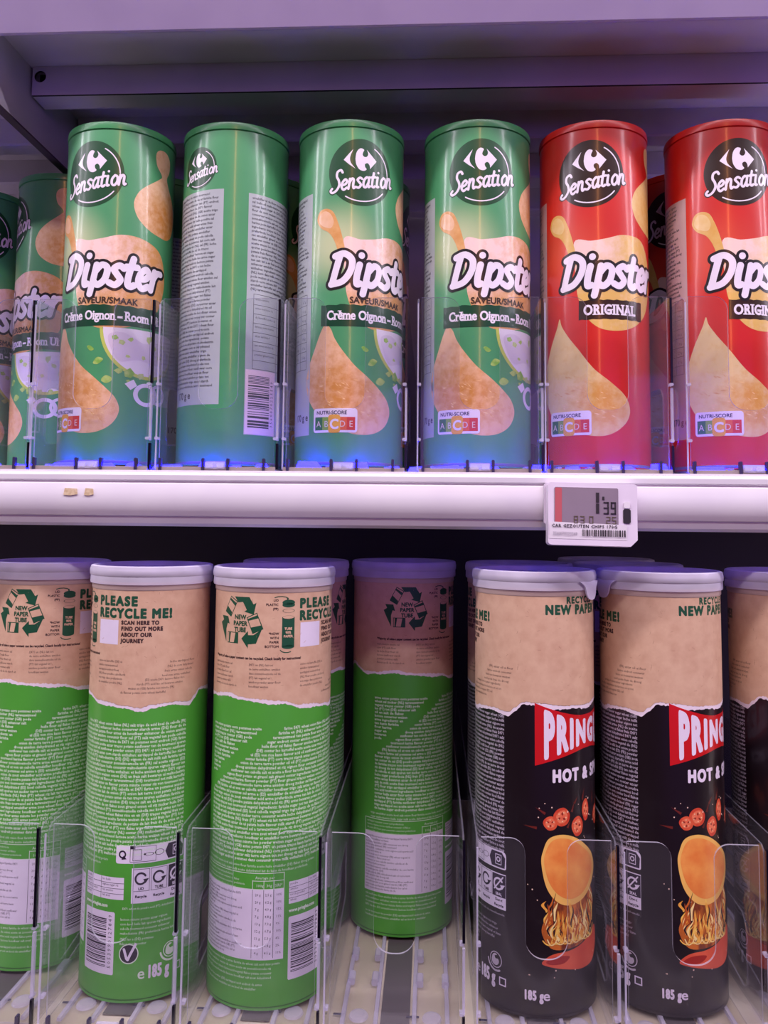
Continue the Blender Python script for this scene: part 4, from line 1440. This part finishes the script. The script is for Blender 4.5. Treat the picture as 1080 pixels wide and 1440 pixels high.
place('g', gt, -0.2240, 0.690, ZU, 70.0, 'second-row green tube peeking out left of the tube with ingredient panels', G1)
place('g', gt, -0.1393, 0.690, ZU, 51.0, 'second-row green tube peeking out right of the tube with ingredient panels', G1)
place('g', gt, -0.0570, 0.690, ZU, 60.0, 'second-row green tube in shade left of the purple gap in the upper row', G1)
place('r', rtb, 0.1147, 0.604, ZU, -8.5, 'red crisps tube standing above the electronic price display', G2)
place('r', rtb, 0.2048, 0.605, ZU, 0.0, 'red crisps tube cut off by the right picture edge', G2)
place('r', rtb, 0.2010, 0.692, ZU, -16.0, 'shaded red crisps tube in the second row between the two front red tubes', G2)

G3, G4 = 'green paper tubes on the lower shelf', 'black paper tubes on the lower shelf'
gp, bp_ = (lambda: paper_tube('green')), (lambda: paper_tube('black'))
place('pg', gp, -0.1022, 0.560, ZL, -3.2, 'front green paper tube whose whole recycling arrows sign faces forward', G3)
place('pg', gp, -0.1842, 0.562, ZL, -51.0, 'front green paper tube with full PLEASE RECYCLE ME lettering, left of the one with arrows', G3)
place('pg', gp, -0.2660, 0.592, ZL, 8.5, 'green paper tube cut off by the left picture edge, standing further back', G3)
place('pg', gp, -0.0205, 0.655, ZL, 15.5, 'shaded green paper tube standing far back in the half empty tray', G3)
place('pg', gp, -0.1008, 0.6405, ZL, 64.0, 'green paper tube half hidden right behind the arrow printed front tube', G3)
pb = place('pb', bp_, 0.0666, 0.564, ZL, -110.0, 'front black paper tube next to the half empty tray', G4)
b2 = place('pb', bp_, 0.1483, 0.571, ZL, -110.5, 'front black paper tube, second tube from the right picture edge', G4)
place('pb', bp_, 0.0652, 0.6440, ZL, -100.0, 'black paper tube peeking out left behind the black tube by the empty tray', G4)
place('pb', bp_, 0.1468, 0.6515, ZL, -60.0, 'black paper tube hidden except its lid right behind the second black tube', G4)
place('pb', bp_, 0.1467, 0.7320, ZL, -20.0, 'rearmost black paper tube, its lid edge showing above the two front black tubes', G4)
place('pb', bp_, 0.2365, 0.585, ZL, -132.0, 'black paper tube cut off by the right picture edge', G4)
pull_tab(pb, 0.95 + 110.0 / 37.5)
pull_tab(b2, -1.25 + 110.5 / 37.5)

# ------------------------------------------------------------------ electronic price display on the rail
esl = empty('price_display', (0.0958, 0.5265, zz(0.0033)), 'white electronic shelf label showing 1,39 clipped on the middle rail', 'price display')
esl.rotation_euler = (math.radians(-4), math.radians(1.0), 0)
cw, chh = 0.0262, 0.0186
m_ = MB()
m_.prism_y(arc(-cw + 0.002, -chh + 0.002, 0.002, 180, 270, 5) + [(cw - 0.004, -chh), (cw, -chh + 0.004)] + arc(cw - 0.002, chh - 0.002, 0.002, 0, 90, 5) + arc(-cw + 0.002, chh - 0.002, 0.002, 90, 180, 5), -0.0120, -0.0020)
m_.build('case', mat('display_case', (228, 218, 232), 0.4), esl, auto=30)
m_ = MB()
m_.rbox(-cw - 0.0012, cw + 0.0004, -0.0020, 0.0, -0.006, chh + 0.0008, 0.001)
m_.build('rail_clip', mat('clip_plastic', (206, 196, 212), 0.4), esl)
sc_x0, sc_x1, sc_z0, sc_z1 = -0.0226, 0.0150, -0.0068, 0.0158
m_ = MB()
m_.rbox(sc_x0, sc_x1, -0.0124, -0.0119, sc_z0, sc_z1, 0.0006)
dsp = m_.build('screen', mat('lcd_grey', (142, 128, 138), 0.25, 0.5), esl)
m_ = MB()
m_.rbox(sc_x0 + 0.0004, sc_x0 + 0.0044, -0.01255, -0.0124, sc_z0 + 0.0004, sc_z1 - 0.0004, 0.0005)
m_.build('red_stripe', mat('lcd_red', (190, 92, 96), 0.3), dsp)
SEGS = {'0': 'abcdef', '1': 'bc', '2': 'abged', '3': 'abgcd', '5': 'afgcd', '6': 'afgedc', '7': 'abc', '8': 'abcdefg', '9': 'abcdfg'}


def digit(mb_, ch, x, z, w_, h_, t_, y=-0.0127):
    S = {'a': (0, h_ - t_, w_, h_), 'g': (0, h_ / 2 - t_ / 2, w_, h_ / 2 + t_ / 2), 'd': (0, 0, w_, t_), 'f': (0, h_ / 2, t_, h_), 'b': (w_ - t_, h_ / 2, w_, h_), 'e': (0, 0, t_, h_ / 2), 'c': (w_ - t_, 0, w_, h_ / 2)}
    for s_ in SEGS[ch]:
        a, b, c, d = S[s_]
        g = t_ * 0.12
        mb_.box(x + a + g, x + c - g, y, y + 0.0003, z + b + g, z + d - g)


m_ = MB()
digit(m_, '1', 0.0000, 0.0002, 0.0040, 0.0130, 0.0024)
m_.box(0.0056, 0.0068, -0.0127, -0.0124, 0.0086, 0.0106)
digit(m_, '3', 0.0062, 0.0000, 0.0033, 0.0076, 0.0011)
digit(m_, '9', 0.0104, 0.0000, 0.0033, 0.0076, 0.0011)
m_.build('price_digits', ink, dsp)
m_ = MB()
for ch, x_ in (('8', -0.0112), ('3', -0.0074), ('0', -0.0022), ('2', 0.0078), ('5', 0.0112)):
    digit(m_, ch, x_, -0.0058, 0.0025, 0.0046, 0.0006)
m_.build('small_digits', mat('lcd_faint', (96, 88, 62), 0.4), dsp)
m_ = MB()
m_.face([(-0.0256, -0.01215, -0.0150), (0.0200, -0.01215, -0.0150), (0.0200, -0.01265, -0.0060), (-0.0256, -0.01265, -0.0050)], 0)
lay, sc_, wd_ = layout('CAR GEZOUTEN CHIPS 170G', 0.0018, 0.95, 0.00026, 2)
for g, x_ in lay:
    for t_ in g[0]:
        m_.face([(-0.0242 + x_ + q[0] * sc_, -0.01285, -0.0082 + q[1] * sc_) for q in t_], 1)
lay, sc_, wd_ = layout('3560070225549', 0.0019, 0.8, 0.0, 4)
for g, x_ in lay:
    for t_ in g[0]:
        m_.face([(-0.0236 + x_ + q[0] * sc_ * 0.8, -0.01275, -0.0128 + q[1] * sc_) for q in t_], 2)
rr = random.Random(2)
x_ = -0.0062
while x_ < 0.0186:
    w_ = rr.choice((0.0003, 0.0005, 0.0008))
    m_.box(x_, x_ + w_, -0.0128, -0.01275, -0.0131, -0.0092, 1)
    x_ += w_ + rr.choice((0.0003, 0.0005, 0.0007))
mesh_obj('paper_slip', m_.v, m_.f, [white_card, ink, mat('slip_grey', (150, 140, 156), 0.6)], m_.m, esl)
m_ = MB()
m_.rbox(0.0178, 0.0222, -0.0125, -0.0119, -0.0050, 0.0036, 0.0008, 0)
m_.rbox(0.0182, 0.0218, -0.0128, -0.0124, 0.0040, 0.0078, 0.0006, 1)
m_.build('side_button', [ink, white_card], esl)
